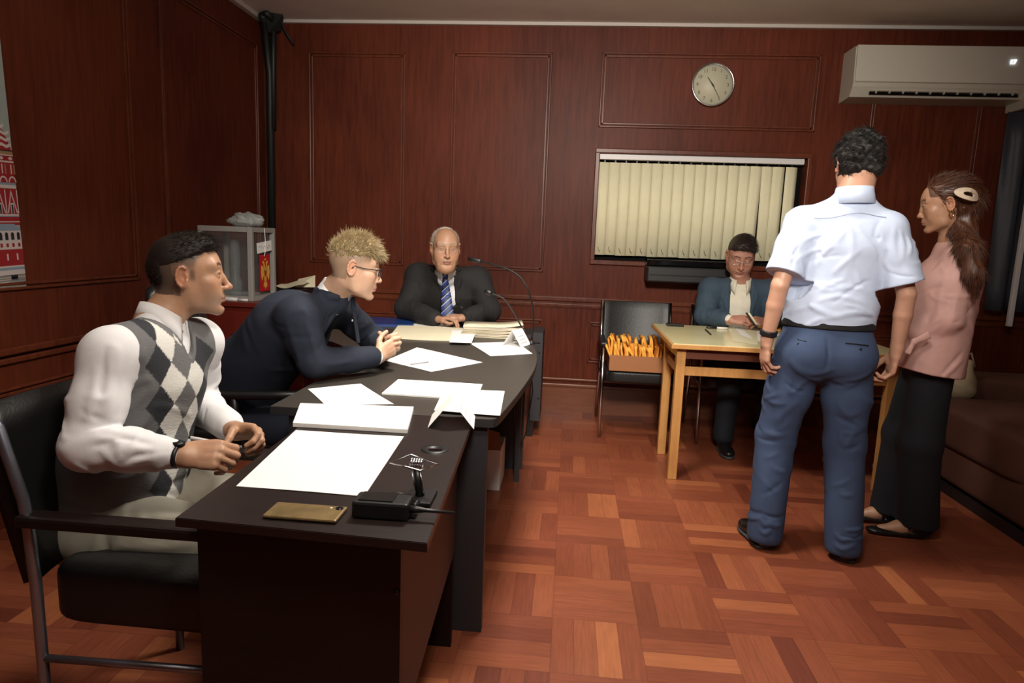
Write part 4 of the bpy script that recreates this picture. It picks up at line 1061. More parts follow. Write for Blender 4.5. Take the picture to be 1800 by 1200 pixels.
def rz_(a): c, s = math.cos(a), math.sin(a); return np.array([[c, s, 0], [-s, c, 0], [0, 0, 1]])
def head(f, nose=1.0, jaw=1.0, chin=1.0, brow=1.0, fat=0, lid=.0):
    """origin between the ears; crown at z=.125, chin at z=-.118"""
    P = [f.ell((0, -.018, .036), (.076, .094, .086), .02),
         f.ell((0, .022, .022), (.066, .070, .080), .03),
         f.ell((0, .030, -.030), (.056*jaw, .058, .070), .03),
         f.ell((0, .045, -.078), (.040*jaw, .042, .036), .025)]
    for s in (1, -1):
        P += [f.seg((s*.062*jaw, -.004, -.028), (s*.050*jaw, .018, -.078), .017, .015, .025), f.seg((s*.050*jaw, .018, -.078), (s*.016, .074, -.103), .015, .013, .022),
              f.ell((s*.044, .056, -.016), (.022, .020, .018), .022), f.ell((s*.040, .052, -.045), (.022+fat, .026+fat, .030+fat), .03)]
    P += [f.ell((0, .079, -.103), (.019*chin, .014, .015), .018), f.seg((-.045, .070, .034), (.045, .070, .034), .014*brow, .014*brow, .02)]
    P += [f.ell((0, .075, -.062), (.027, .022, .024), .02)]
    # eye sockets
    for s in (1, -1): P.append(f.ell((s*.031, .096, .008), (.019, .014, .013), .012, 's'))
    # nose
    P += [f.seg((0, .083, .020), (0, .094*1+.014*(nose-1), -.004), .0075, .0080, .010), f.seg((0, .094+.014*(nose-1), -.004), (0, .108+.022*(nose-1), -.030), .0080, .0090, .008), f.ell((0, .110+.024*(nose-1), -.033), (.0105, .0105, .0095), .006)]
    for s in (1, -1): P += [f.ell((s*.0125, .099+.010*(nose-1), -.036), (.0070, .0095, .0068), .006), f.ell((s*.0065, .105+.016*(nose-1), -.0445), (.0030, .0050, .0040), .003, 's')]
    # lids, bags
    for s in (1, -1):
        e = [(s*.016, .083, .006), (s*.024, .0875, .0135-lid), (s*.034, .0865, .0145-lid), (s*.045, .078, .009)]
        for a, b in zip(e, e[1:]): P.append(f.seg(a, b, .0036, .0036, .005))
        e = [(s*.016, .083, .004), (s*.025, .0855, .0015), (s*.035, .0835, .001), (s*.045, .077, .006)]
        for a, b in zip(e, e[1:]): P.append(f.seg(a, b, .0032, .0032, .006))
    # mouth
    up = [(-.024, .083, -.068), (-.012, .0935, -.0645), (0, .0955, -.0655), (.012, .0935, -.0645), (.024, .083, -.068)]
    lo = [(-.022, .083, -.073), (-.011, .0915, -.0765), (0, .0935, -.0775), (.011, .0915, -.0765), (.022, .083, -.073)]
    for L_, r in ((up, .0048), (lo, .0055)):
        for a, b in zip(L_, L_[1:]): P.append(f.seg(a, b, r, r, .005))
    g = [(-.025, .089, -.070), (-.010, .1005, -.0705), (.010, .1005, -.0705), (.025, .089, -.070)]
    for a, b in zip(g, g[1:]): P.append(f.seg(a, b, .0022, .0022, .003, 's'))
    P.append(f.seg((-.018, .094, -.088), (.018, .094, -.088), .006, .006, .010, 's'))
    # ears
    for s in (1, -1):
        o = np.array([s*.0765, -.008, .002])
        loop = []
        for t in np.linspace(-.6, 4.3, 11):
            rr = .0165 if t < 3 else .013
            loop.append((o[0]+s*(.006+.006*math.sin(t)*0+.004), o[1]-.004-rr*math.sin(t)*1.0, o[2]+.030*math.cos(t)*(1 if t < 1.6 else .95)))
        for a, b in zip(loop, loop[1:]): P.append(f.seg(a, b, .0036, .0036, .004))
        P += [f.ell((o[0]+s*.001, o[1]-.003, o[2]+.002), (.0060, .0150, .027), .008), f.ell((o[0]+s*.004, o[1]+.001, o[2]-.026), (.0045, .0075, .009), .006), f.ell((o[0]+s*.009, o[1]-.001, o[2]+.001), (.0060, .0075, .012), .004, 's'), f.seg((o[0]+s*.002, o[1]+.008, o[2]-.006), (o[0]+s*.004, o[1]+.007, o[2]+.004), .004, .004, .004)]
    return P
def face_paint(f, skin, lips=(.42, .14, .11), brow=(.05, .03, .02), brow_on=True, hairc=None, hair_fn=None, stub=None, blush=.25, browz=0, hands=()):
    skin = np.array(skin)
    def fn(V):
        L = f.loc(V); C = np.tile(skin, (len(V), 1)); x, y, z = L[:, 0], L[:, 1], L[:, 2]; ax = np.abs(x)
        def mixc(m, c): 
            nonlocal C
            m = np.clip(m, 0, 1)[:, None]; C = C*(1-m)+np.array(c)*m
        red = skin*np.array([1.05, .72, .66])
        mixc(blush*np.exp(-(((ax-.045)/.02)**2+((z+.03)/.02)**2))*(y > .02), red)
        mixc(blush*1.6*np.exp(-((x/.014)**2+((z+.034)/.014)**2))*(y > .085), red)
        mixc(.5*(ax > .079)*(np.abs(z) < .05)*(np.abs(y) < .05), red)
        if stub is not None:
            mixc(stub[3]*(1/(1+np.exp((z+.052)/.006)))*(y > -.0)*(z > -.13), stub[:3])
        mixc(((y > .078) & (ax < .026) & (z < -.0605-.0*ax) & (z > -.083) & ((z+.0705)**2/.0105**2+x**2/.026**2 < 1))*.85, lips)
        if brow_on:
            bz = .034+browz+.006*np.sin(np.clip((ax-.012)/.04, 0, 1)*2.6)
            mixc(((ax > .012) & (ax < .052) & (np.abs(z-bz) < .0042) & (y > .045))*.9, brow)
        # lash line
        mixc(((ax > .015) & (ax < .047) & (y > .070) & (np.abs(z-.0095+.0*ax) < .0016) & (np.abs(ax-.031) < .015))*.6, (.03, .018, .012))
        if hair_fn is not None:
            m = hair_fn(x, y, z); mixc(m*(ax < .081), hairc)
        return C
    return fn
def add_eyes(f, parent, lid=0, iris=(.10, .07, .04), gaze=(0, 1, 0)):
    for s in (1, -1):
        c = f.p(s*.031, .0755, .0065); g = nrm(gaze[0]*f.x+gaze[1]*f.y+gaze[2]*f.z)
        q = MB(); q.sphere(c, .0122*f.s, 20); e = q.out('eye', mat('eye_white', (.55, .50, .46), .2), parent)
        q = MB(); q.sphere(c+g*.0072*f.s, .0060*f.s, 14); q.out('iris', mat('iris_%d' % int(iris[0]*1000), iris, .15), e)
def hand(w, f, n, th, curl=((20, 30, 15),)*4, sc=1.0, thumb=((.75, .62, .25), (.9, .25, .35), (.95, .1, .25)), spread=(.06, .02, -.03, -.08), kp=.010):
    """w wrist, f to fingers, n out of the palm, th toward the thumb"""
    f = nrm(f); n = nrm(np.asarray(n)-f*(np.asarray(n)@f)); s = np.cross(f, n); s = s if s@np.asarray(th) > 0 else -s; w = np.asarray(w, float)
    P = [seg(w-f*.02*sc, w+f*.012*sc, .027*sc, .028*sc, .015, d=.019*sc, d2=.019*sc, ua=s), seg(w+f*.018*sc, w+f*.074*sc, .031*sc, .039*sc, .014, d=.017*sc, d2=.013*sc, ua=s),
         ell(w+(f*.036+s*.022+n*.008)*sc, np.array([.026, .018, .016])*sc, np.stack([f, s, n]), .014)]
    K = [(.086, .028, 0), (.091, .0095, -.002), (.088, -.0095, -.001), (.080, -.027, .002)]
    LN = [(.040, .025, .020), (.044, .028, .021), (.041, .026, .020), (.032, .020, .018)]; RD = [.0090, .0092, .0087, .0078]
    if len(curl) == 1: curl = curl*4
    tips = []
    for i in range(4):
        p = w+(f*K[i][0]+s*K[i][1]+n*K[i][2])*sc; a = 0; r = RD[i]*sc
        P.append(seg(p-f*.030*sc, p, r*.95, r*1.08, kp))
        for j in range(3):
            a += math.radians(curl[i][j]); d = nrm(f*math.cos(a)+n*math.sin(a)+s*spread[i]*math.cos(a)); q = p+d*LN[i][j]*sc
            P.append(seg(p, q, r*(1.03-.05*j), r*(.97-.07*j), .0035)); p = q
        tips.append(p)
    p = w+(f*.022+s*.020+n*.006)*sc
    for j, (d, ln, r0, r1) in enumerate(zip(thumb, (.044, .032, .025), (.0145, .0112, .0100), (.0118, .0100, .0085))):
        d = nrm(f*d[0]+s*d[1]+n*d[2]); q = p+d*ln*sc; P.append(seg(p, q, r0*sc, r1*sc, .008 if j == 0 else .004)); p = q
    tips.append(p)
    return P, tips
def limb(a, b, r, r2, k=.02): return seg(a, b, r, r2, k)
def torso(pel, mid, chest, shR, shL, w=(.155, .140, .165), d=(.11, .10, .12), g=0, sh=.055, neck=None, nr=.056, k=.05):
    ua = np.asarray(shR)-np.asarray(shL)
    P = [seg(pel, mid, w[0]+g, w[1]+g, k, d=d[0]+g, d2=d[1]+g, ua=ua), seg(mid, chest, w[1]+g, w[2]+g, k, d=d[1]+g, d2=d[2]+g, ua=ua),
         seg(shR, shL, sh+g, sh+g, k)]
    if neck is not None:
        neck = np.asarray(neck, float)
        for s in (shR, shL): P.append(seg(neck, np.asarray(s)*.85+neck*.15, nr*.8+g*.6, sh*.8+g*.6, .04))
    return P
def strands(name, verts, normals, m, parent, dirf, ln=(.02, .035), wd=.0012, n=3, curl=.3, count=None, seed=0, ret=False):
    r = np.random.default_rng(seed); N = len(verts)
    if count and N > count: ix = r.choice(N, count, replace=False)
    else: ix = np.arange(N)
    V = verts[ix]; Nn = normals[ix]; C = len(V); D = dirf(V, Nn); D = D/np.linalg.norm(D, axis=1)[:, None]
    L_ = r.uniform(ln[0], ln[1], C); side = np.cross(D, r.normal(size=(C, 3))); side /= np.linalg.norm(side, axis=1)[:, None]
    bend = r.normal(size=(C, 3))*curl; pts = []; 
    for j in range(n+1):
        t = j/n; c = V-Nn*.002*(1-t)+(D*t+bend*t*t*.5)*L_[:, None]; wj = wd*(1-t*.85)
        pts.append(c+side*wj); pts.append(c-side*wj*.5+np.cross(D, side)*wj*.9); pts.append(c-side*wj*.5-np.cross(D, side)*wj*.9)
    A = np.stack(pts, 1).reshape(-1, 3); st_ = 3*(n+1); q = []
    base = np.arange(C)*st_
    for j in range(n):
        for k in range(3):
            a = base+3*j+k; b = base+3*j+(k+1) % 3; q.append(np.stack([a, b, b+3, a+3], 1))
    Q = np.concatenate(q)
    if ret: return A, Q
    return np_obj(name, A, Q, m, parent)
def tang(D, N, up=.15): D = D-N*(D*N).sum(1)[:, None]; return D/np.maximum(np.linalg.norm(D, axis=1), 1e-6)[:, None]+N*up
def vert_normals(v, q):
    n = np.cross(v[q[:, 2]]-v[q[:, 0]], v[q[:, 3]]-v[q[:, 1]]); N = np.zeros_like(v)
    for i in range(4): np.add.at(N, q[:, i], n)
    return N/np.maximum(np.linalg.norm(N, axis=1), 1e-12)[:, None]
def hair_obj(name, prims, h, m, parent, dirf, sel=None, disp=None, **kw):
    v, q = sdf_mesh(prims, h, disp); N = vert_normals(v, q)
    ok = np.ones(len(v), bool) if sel is None else sel(v, N)
    A, Q = strands(name, v[ok], N[ok], m, parent, dirf, ret=True, **kw)
    return np_obj(name, np.concatenate([v, A]), np.concatenate([q, Q+len(v)]), m, parent)
def person(label, loc):
    t_ = thing('person', label, 'person', (0, 0, 0)); return t_
def fold_noise(amp, f, seed, aniso=(1, 1, 1)):
    A = np.asarray(aniso, float)
    def fn(P):
        a = noise3(P*A, f, seed); b = noise3(P*A, f*2.3, seed+1)
        return -amp*(1-np.abs(a))**2*1.2+amp*.35*b
    return fn
def collar(neckc, up, fwd, r, h, m, parent, th=.006, wing=.035, drop=.03, gap=.35, flare=.012, rise=0, name='collar', bk=.5):
    """folded shirt collar round the neck: stand plus outer leaf ending in two points at the front"""
    f = Fr(neckc, fwd, up); q = MB(); n = 36; A = []
    for i in range(n+1):
        a = PI/2+gap/2+(2*PI-gap)*i/n; fr_ = max(0, math.sin(a))**2; c = math.cos(a); s = math.sin(a)
        bx = .92; zz_ = rise*(-s)
        top_i = f.p(r*c*bx, r*s, h+zz_-.012*fr_); top_o = f.p((r+.004)*c*bx, (r+.004)*s, h+zz_-.010*fr_)
        R2 = r+flare+.008*fr_; tip = (wing if (i in (0, n)) else wing*.85 if i in (1, n-1) else 0)
        bot_o = f.p(R2*c*bx+(c*0), R2*s+.010*fr_, -drop*bk+zz_-drop*fr_*.9-(.012 if i in (0, n) else 0))
        st_i = f.p(r*c*bx, r*s, -.015+zz_)
        A.append([q.bm.verts.new(p) for p in (st_i, top_i, top_o, bot_o)])
    for a, b in zip(A, A[1:]):
        for k in range(3): fc = q.bm.faces.new((a[k], b[k], b[k+1], a[k+1])); fc.smooth = True
    o = q.out(name, m, parent); sm = o.modifiers.new('t', 'SOLIDIFY'); sm.thickness = .0022; return o

SKIN_A = mat('skin_light', (.5, .3, .2), .46, attr=True, bump=.06, bscale=350, vary=.04, vscale=40, sss=.06)
def cloth(name, col, rough=.85, vary=.05, bump=.12, bs=500, sheen=0, wr=.010, ws=6, st=(1, 1, .55), attr=False):
    m = mat(name, col, rough, bump=bump, bscale=bs, vary=vary, vscale=25, sheen=sheen, attr=attr)
    nt = m.node_tree; N = nt.nodes; L = nt.links; b = N['Principled BSDF']; old = b.inputs['Normal'].links[0].from_node
    tc = N.new('ShaderNodeTexCoord'); mp = N.new('ShaderNodeMapping'); mp.inputs['Scale'].default_value = st; mp.inputs['Rotation'].default_value = (.5, .4, .3); L.new(tc.outputs['Object'], mp.inputs[0])
    n = N.new('ShaderNodeTexNoise'); n.noise_type = 'RIDGED_MULTIFRACTAL'; n.inputs['Scale'].default_value = ws; n.inputs['Detail'].default_value = 2.2; n.inputs['Roughness'].default_value = .35; n.inputs['Distortion'].default_value = .9
    L.new(mp.outputs[0], n.inputs['Vector'])
    bp = N.new('ShaderNodeBump'); bp.inputs['Strength'].default_value = .8; bp.inputs['Distance'].default_value = wr; L.new(n.outputs['Fac'], bp.inputs['Height']); L.new(bp.outputs[0], old.inputs['Normal'])
    return m
C_SHIRTW = cloth('white_shirt', (.78, .78, .80)); C_SHIRTB = cloth('light_blue_shirt', (.50, .58, .74)); C_NAVY = cloth('navy_suit', (.010, .015, .030))
C_CHAR = cloth('charcoal_suit', (.014, .013, .013)); C_SLATE = cloth('slate_blue_jacket', (.035, .062, .092)); C_CREAMSH = cloth('cream_shirt', (.70, .66, .54))
C_TROUB = cloth('blue_trousers', (.035, .058, .120)); C_DARKT = cloth('dark_navy_trousers', (.004, .006, .011)); C_BEIGE = cloth('beige_trousers', (.27, .25, .20)); C_PINK = cloth('pink_blouse', (.62, .37, .33), .7)
C_BLK = cloth('black_cloth', (.006, .006, .007)); C_SHOE = mat('black_shoe', (.008, .008, .008), .3)

# argyle vest cloth: grey ground, white and dark diamonds on the front panel (pattern lives in the vest's own coordinates)
def argyle(ctr):
    m = bpy.data.materials.new('argyle_knit'); m.use_nodes = True; nt = m.node_tree; N = nt.nodes; L = nt.links; b = N['Principled BSDF']; b.inputs['Roughness'].default_value = .9
    a = N.new('ShaderNodeAttribute'); a.attribute_name = 'Col'; L.new(a.outputs['Color'], b.inputs['Base Color'])
    tc = N.new('ShaderNodeTexCoord'); wv = N.new('ShaderNodeTexNoise'); wv.inputs['Scale'].default_value = 260; mp = N.new('ShaderNodeMapping'); mp.inputs['Scale'].default_value = (.3, .3, 1); L.new(tc.outputs['Object'], mp.inputs[0]); L.new(mp.outputs[0], wv.inputs['Vector'])
    bp = N.new('ShaderNodeBump'); bp.inputs['Strength'].default_value = .35; bp.inputs['Distance'].default_value = .003; L.new(wv.outputs['Fac'], bp.inputs['Height']); L.new(bp.outputs[0], b.inputs['Normal'])
    return m

# ================= man in the argyle vest ==========================
def man_vest():
    T = person('person in a grey argyle vest and white shirt holding a pen at the near desk', None)
    hd = Fr((-1.052, 1.735, 1.180), (.885, .46, .02), (-.05, 0, 1), .90)
    tf = Fr((-1.12, 1.64, .80), (.97, -.24, 0))          # torso frame (x right)
    pel = V3(-1.175, 1.585, .575); mid = V3(-1.165, 1.60, .70); chest = V3(-1.125, 1.635, .90)
    shR = V3(-1.105, 1.480, 1.000); shL = V3(-1.065, 1.795, .985); neck = V3(-1.110, 1.675, 1.045)
    elR = V3(-1.112, 1.395, .795); wrR = V3(-.900, 1.430, .775); elL = V3(-1.13, 1.87, .79); wrL = V3(-.900, 1.675, .765)
    up = nrm(hd.p(0, 0, -.06)-neck)
    sk = (.46, .255, .155)
    B = head(hd, nose=1.12, jaw=.93, chin=1.15, brow=.9)
    B += [seg(hd.p(0, -.022, -.045), neck, .052, .055, .03), seg(neck, neck-[0, 0, .05], .055, .06, .03)]
    B += torso(pel, mid, chest, shR, shL, g=-.045, sh=.045, nr=.04, neck=neck-[0, 0, .06])
    hR, tipsR = hand(wrR, (.95, .20, .02), (.12, .75, -.60), (.0, .4, .9), ((48, 55, 30), (52, 60, 30), (58, 60, 30), (62, 60, 30)), .98, ((.55, .35, .75), (.8, .1, .6), (.9, -.1, .4)))
    hL, tipsL = hand(wrL, (.93, -.25, .05), (-.15, -.75, -.62), (-.1, -.3, .95), ((35, 60, 40), (45, 65, 35), (52, 65, 30), (58, 60, 30)), .95, ((.45, .5, .55), (.4, .25, .85), (.1, .1, .9)))
    for s, e, w_, H_ in ((shR, elR, wrR, hR), (shL, elL, wrL, hL)):
        B += [seg(s, e, .046, .038, .02), seg(e, w_, .038, .026, .02)]+H_
    kn = [V3(-.76, 1.50, .52), V3(-.74, 1.74, .52)]; hp = [V3(-1.15, 1.50, .54), V3(-1.12, 1.68, .54)]; an = [V3(-.72, 1.50, .10), V3(-.70, 1.74, .10)]
    for a, b, c in zip(hp, kn, an): B += [seg(a, b, .065, .05, .03), seg(b, c, .045, .035, .03)]
    def hf(x, y, z):      # cropped sides: hair painted where it is shaved short
        lim = .012+.38*(y+.02)+np.where(y > .018, 1.9*(y-.018), 0)
        m = 1/(1+np.exp(-(z-np.maximum(lim, -.055))/.006)); m = m*(1/(1+np.exp((y-.054-(z-.06)*.15)/.004)))
        m = np.where((y < -.020) & (z > -.055-(y+.02)*.1), 1, m)
        m = np.maximum(m, .9*np.exp(-((y-.014)/.008)**4)*np.exp(-((z-.008)/.020)**4))
        return m*(.70+.30*np.clip((z-.03)/.05, 0, 1)+.2*(y < -.04))
    sdf_obj('body', B, .0027, SKIN_A, T, paint=face_paint(hd, sk, lips=(.33, .14, .10), brow=(.035, .022, .015), hairc=(.055, .040, .030), hair_fn=hf, stub=(.30, .19, .13, .45)))
    add_eyes(hd, T)
    # hair: short crown with darker top
    Hp = [hd.ell((0, -.016, .042), (.0775, .0955, .0895), .01), hd.ell((0, .020, .062), (.060, .062, .066), .03), hd.seg((0, .040, .108), (0, .068, .100), .020, .012, .02, d=.012, ua=(1, 0, 0)) if False else hd.ell((0, .045, .093), (.045, .036, .028), .02)]
    Hp += [half(hd.p(0, .0, .052), -(hd.z-.42*hd.y), .01), half(hd.p(0, .082, .09), hd.y*1+hd.z*-.25, .006)]
    Hb = [hd.ell((0, -.022, .030), (.0765, .0935, .088), .01), half(hd.p(0, -.066, .0), hd.y, .012), half(hd.p(0, -.08, -.040), -hd.z, .012)]
    MH = mat('dark_brown_hair', (.013, .008, .006), .6, spec=.3)
    hair_obj('hair', Hp, .003, MH, T, lambda V, N: N*.25+hd.y*1.0+hd.z*.15, sel=lambda v, N: (rng.random(len(v)) < .28), ln=(.010, .022), wd=.0009, curl=.25, n=2, seed=1)
    hair_obj('hair', Hb, .003, MH, T, lambda V, N: N*.25-hd.z*1.0-hd.y*.15, sel=lambda v, N: (rng.random(len(v)) < .2), ln=(.006, .012), wd=.0007, curl=.25, n=2, seed=2)
    # shirt
    S = torso(pel+[0, 0, .05], mid, chest, shR, shL, g=.0, neck=neck+[0, 0, -.01], sh=.060)
    for s, e, w_, o in ((shR, elR, wrR, -1), (shL, elL, wrL, 1)):
        d = nrm(w_-e); n_ = nrm(np.cross(e-s, w_-e))
        S += [seg(s, s*.45+e*.55, .064, .058, .03), seg(s*.45+e*.55, e, .058, .052, .03), seg(e, e+d*.10, .054, .048, .035), seg(e+d*.10, w_-d*.055, .048, .042, .02), seg(w_-d*.085, w_-d*.028, .038, .036, .006)]
    S.append(seg(neck-V3(0, 0, .045), neck+V3(.004, .002, .004), .066, .058, .02))
    base = list(S)
    # folds on the near sleeve
    for pts, r, pr in ((((190, 600), (205, 660), (195, 730)), .014, .006), (((150, 640), (160, 700), (150, 745)), .012, .005), (((150, 760), (200, 745), (250, 735)), .013, .007), (((125, 790), (170, 770), (235, 780)), .013, .007),
                       (((165, 820), (215, 790), (270, 790)), .012, .006), (((230, 815), (265, 805), (295, 805)), .010, .005), (((140, 690), (180, 700), (215, 690)), .011, .005), (((205, 580), (225, 615), (240, 660)), .012, .004)):
        S += ridge(base, [at(x, y, 1.36) for x, y in pts], r, pr*1.0, .03)
    for pts in (((165, 785), (210, 765), (260, 757)), ((190, 830), (240, 803), (285, 800)), ((140, 720), (175, 735), (230, 720)), ((175, 590), (180, 650), (170, 710))):
        S += ridge(base, [at(x, y, 1.36) for x, y in pts], .009, .004, .02, 's')
    for s_, e_, w_, sd in ((shR, elR, wrR, 1), (shL, elL, wrL, 2)):
        S += arcs(base, s_, e_, .06, 16, 10+sd, .0050, .0080, 1.7, .05, .15, 1.0)+arcs(base, e_, w_, .05, 16, 20+sd, .0055, .0075, 1.4, .06, 0, .65)
    sdf_obj('shirt', S, .004, C_SHIRTW, T, disp=fold_noise(.0016, 26, 4))
    collar(neck+up*.012, up*.9+V3(0, 0, .3), hd.y*.45+tf.y, .061, .036, C_SHIRTW, T, rise=.012, flare=.010, drop=.030)
    # tie knot
    kc = neck+tf.y*.068+V3(0, 0, -.022)
    sdf_obj('tie', [seg(kc+[0, 0, .012], kc-[0, 0, .02]+tf.y*.004, .018, .012, .004, d=.010, d2=.009, ua=tf.x), seg(kc-[0, 0, .025]+tf.y*.006, kc-[0, 0, .12]+tf.y*.022, .018, .026, .004, d=.006, ua=tf.x)], .003, C_BLK, T)
    # vest
    W = torso(pel+[0, 0, -.005], mid, chest, shR+nrm(shL-shR)*.035, shL-nrm(shL-shR)*.035, g=.014, neck=neck+[0, 0, -.018], sh=.056, w=(.158, .148, .162), d=(.125, .115, .122))
    W += [seg(pel+tf.y*.04, mid+tf.y*.035, .13, .12, .05, d=.10, ua=tf.x)]
    base = list(W)
    for pts in (((225, 730), (270, 720), (320, 715)), ((235, 770), (280, 760), (330, 745)), ((245, 690), (290, 690), (320, 700)), ((160, 850), (230, 845), (300, 835)), ((250, 640), (285, 625), (300, 600))):
        W += ridge(base, [at(x, y, 1.45) for x, y in pts], .013, .005, .025)
    # arm holes and V neck
    for s, e, sg in ((shR, elR, 1), (shL, elL, -1)):
        W.append(seg(s+[0, 0, .05]+tf.x*sg*.062, s*.3+e*.7+tf.x*sg*.055, .070, .080, .008, 's'))
    W.append(half(pel-[0, 0, .045], (0, 0, -1), .006))
    nv = neck+V3(0, 0, .03); vt = chest+tf.y*.145-V3(0, 0, .005)
    W.append(seg(neck+tf.z*.05-tf.y*.01, neck-tf.z*.0-tf.y*.012, .066, .060, .004, 's'))
    for s in (1, -1):
        pass
    W.append(seg(neck+tf.y*.03+tf.z*.03, neck+tf.y*.12-tf.z*.075, .062, .004, .004, 's'))
    ctr = Fr(mid, tf.y)
    def vp(V):
        L_ = (V-mid)@tf.R.T; u = (np.arctan2(L_[:, 0], L_[:, 1])+.30)*.15; v = L_[:, 2]
        g = np.array([.145, .145, .150]); wh = np.array([.70, .70, .66]); dk = np.array([.028, .030, .038])
        C = np.tile(g, (len(V), 1)); pw, phh = .070, .108
        a = np.abs(((u/pw) % 1)-.5)*2; 
        iu = np.floor(u/pw+.5); fu = u/pw-iu; 
        fv = v/phh; # diamonds: white column centred at +-.5, grey centre, dark at +-1
        def dia(cu, off):
            du = np.abs(u/pw-cu); dv = np.abs(((fv+off+.5) % 1)-.5); return du/.5+dv/.5 < 1
        front = L_[:, 1] > 0
        for cu in (.5, -.5): C[dia(cu, 0) & front] = wh
        for cu in (1, -1): C[dia(cu, .5) & front] = dk
        # neck band
        ddn = W[-1].f(V); bd = (ddn < .012) & (L_[:, 2] > .0) & front; C[bd] = g*.95
        return C
    W = W[:len(base)]+arcs(base, pel, chest, .17, 14, 31, .004, .012, 1.0, .04, .05, .8, .13, tf.x)+W[len(base):]
    sdf_obj('vest', W, .0034, argyle(ctr), T, disp=fold_noise(.0012, 20, 9), paint=vp)
    vb = [seg(pel-[0, 0, .052], pel-[0, 0, .028], .176, .178, .01, d=.150, ua=tf.x), half(pel-[0, 0, .075], (0, 0, -1), .004), half(pel-[0, 0, .018], (0, 0, 1), .004)]
    sdf_obj('vest_waistband', vb, .005, cloth('grey_rib', (.125, .125, .130)), T, disp=lambda P: .0012*np.sin(np.arctan2(P[:, 1]-pel[1], P[:, 0]-pel[0])*120))
    # trousers
    R_ = [ell(pel-[0, 0, .05], (.165, .19, .12), None, .05)]
    for a, b, c in zip(hp, kn, an): R_ += [seg(a, b, .100, .078, .04), seg(b, c, .070, .085, .03)]
    base = list(R_)
    for pts in (((225, 870), (235, 905), (230, 930)), ((250, 900), (290, 885), (330, 880)), ((280, 925), (310, 900), (345, 890)), ((200, 960), (270, 965), (340, 955)), ((240, 880), (300, 868), (360, 858))):
        R_ += ridge(base, [at(x, y, 1.40) for x, y in pts], .012, .007, .02)
    for a, b in zip(hp, kn): R_ += arcs(base, a, b, .09, 14, 40, .007, .010, 1.4, .06, 0, .8)
    sdf_obj('trousers', R_, .0055, C_BEIGE, T, disp=fold_noise(.002, 16, 5))
    for c, k_ in zip(an, (0, 1)): sdf_obj('shoe', [seg(c-[.03, 0, .06], c+[.14, 0, -.07], .045, .035, .02), half(c-[0, 0, .098], (0, 0, -1), .002)], .006, C_SHOE, T)
    # watch
    q = MB(); d = nrm(wrR-elR); f_ = Fr(wrR-d*.008, d); n = 20
    q.tube([f_.p(.034*math.cos(t), 0, .0265*math.sin(t)) for t in np.linspace(0, 2*PI, n+1)[:-1]], .0055, 8, closed=True); wt_ = q.out('watch_strap', M_BLACK, T)
    q = MB(); q.tube([f_.p(.004, 0, .026), f_.p(.004, 0, .034)], [.015, .014], 18); q.out('watch_case', M_DARKM, wt_)
    # pen held between the hands
    pa = at(331, 768, 1.50); pb = at(425, 786, 1.545); t_ = thing('pen', 'silver pen held in both hands of the man in the vest', 'pen', tuple(pa))
    d = pb-pa; MB().tube([tuple(d*.04), tuple(d*.6)], .0042, 10).out('barrel', M_WHITEM, t_); MB().tube([tuple(d*.6), tuple(d)], [.0050, .0048], 10).out('grip', M_CHROME, t_); MB().tube([tuple(d*0), tuple(d*.04)], .0038, 8).out('button', M_BLACK, t_)
man_vest()

def vopen(J, tf, m, base, vbot, dch, vw, nr, up=(0, 0, 1), r=.022, w1=.0, lap=.034, lift=.012):
    """neck hole, V opening that follows the chest, lapels and a collar round the back of the neck"""
    up = nrm(up); P = [seg(J['neck']+up*.07, J['neck']-up*.005, nr+.014, nr+.010, .006, 's')]
    n = 9; nf = J['neck']+tf.y*(nr+.010)-up*.005; ch = J['chest']+tf.y*(dch+.004); 
    L = []
    for i in range(n):
        t = i/(n-1)*2-1; a = nf+tf.x*t*vw; e_ = vbot+tf.x*t*w1; q = [a]
        for u in (.12, .25, .4, .55, .7, .85, 1.0):
            p_, nn = project(base, a*(1-u)+e_*u+tf.y*.02); q.append(p_+nn*.004)
        P += chain(q, [r]*7+[r*(.5 if w1 == 0 else 1)], .004, 's'); L.append((q[0], q[4], q[-1]))
    for e, s_ in ((0, -1), (n-1, 1)):
        a, c, b_ = L[e]; o = tf.x*s_
        P += ridge(base, [a+o*(r+.004), c+o*(r+.006), b_+o*(r+.004)], .013, .0055, .005, taper=False)
        P += ridge(base, [a+o*(r+.012), a*.5+c*.5+o*(r+lap), c+o*(r+.014)], .013, .0050, .006, taper=False)
    f = Fr(J['neck'], tf.y, up); Q = [f.p((nr+.020)*math.sin(t), -(nr+.012)*math.cos(t), lift+.010*math.cos(t)) for t in np.linspace(-1.9, 1.9, 9)]
    P += chain(Q, [.012]*9, .014)
    return P
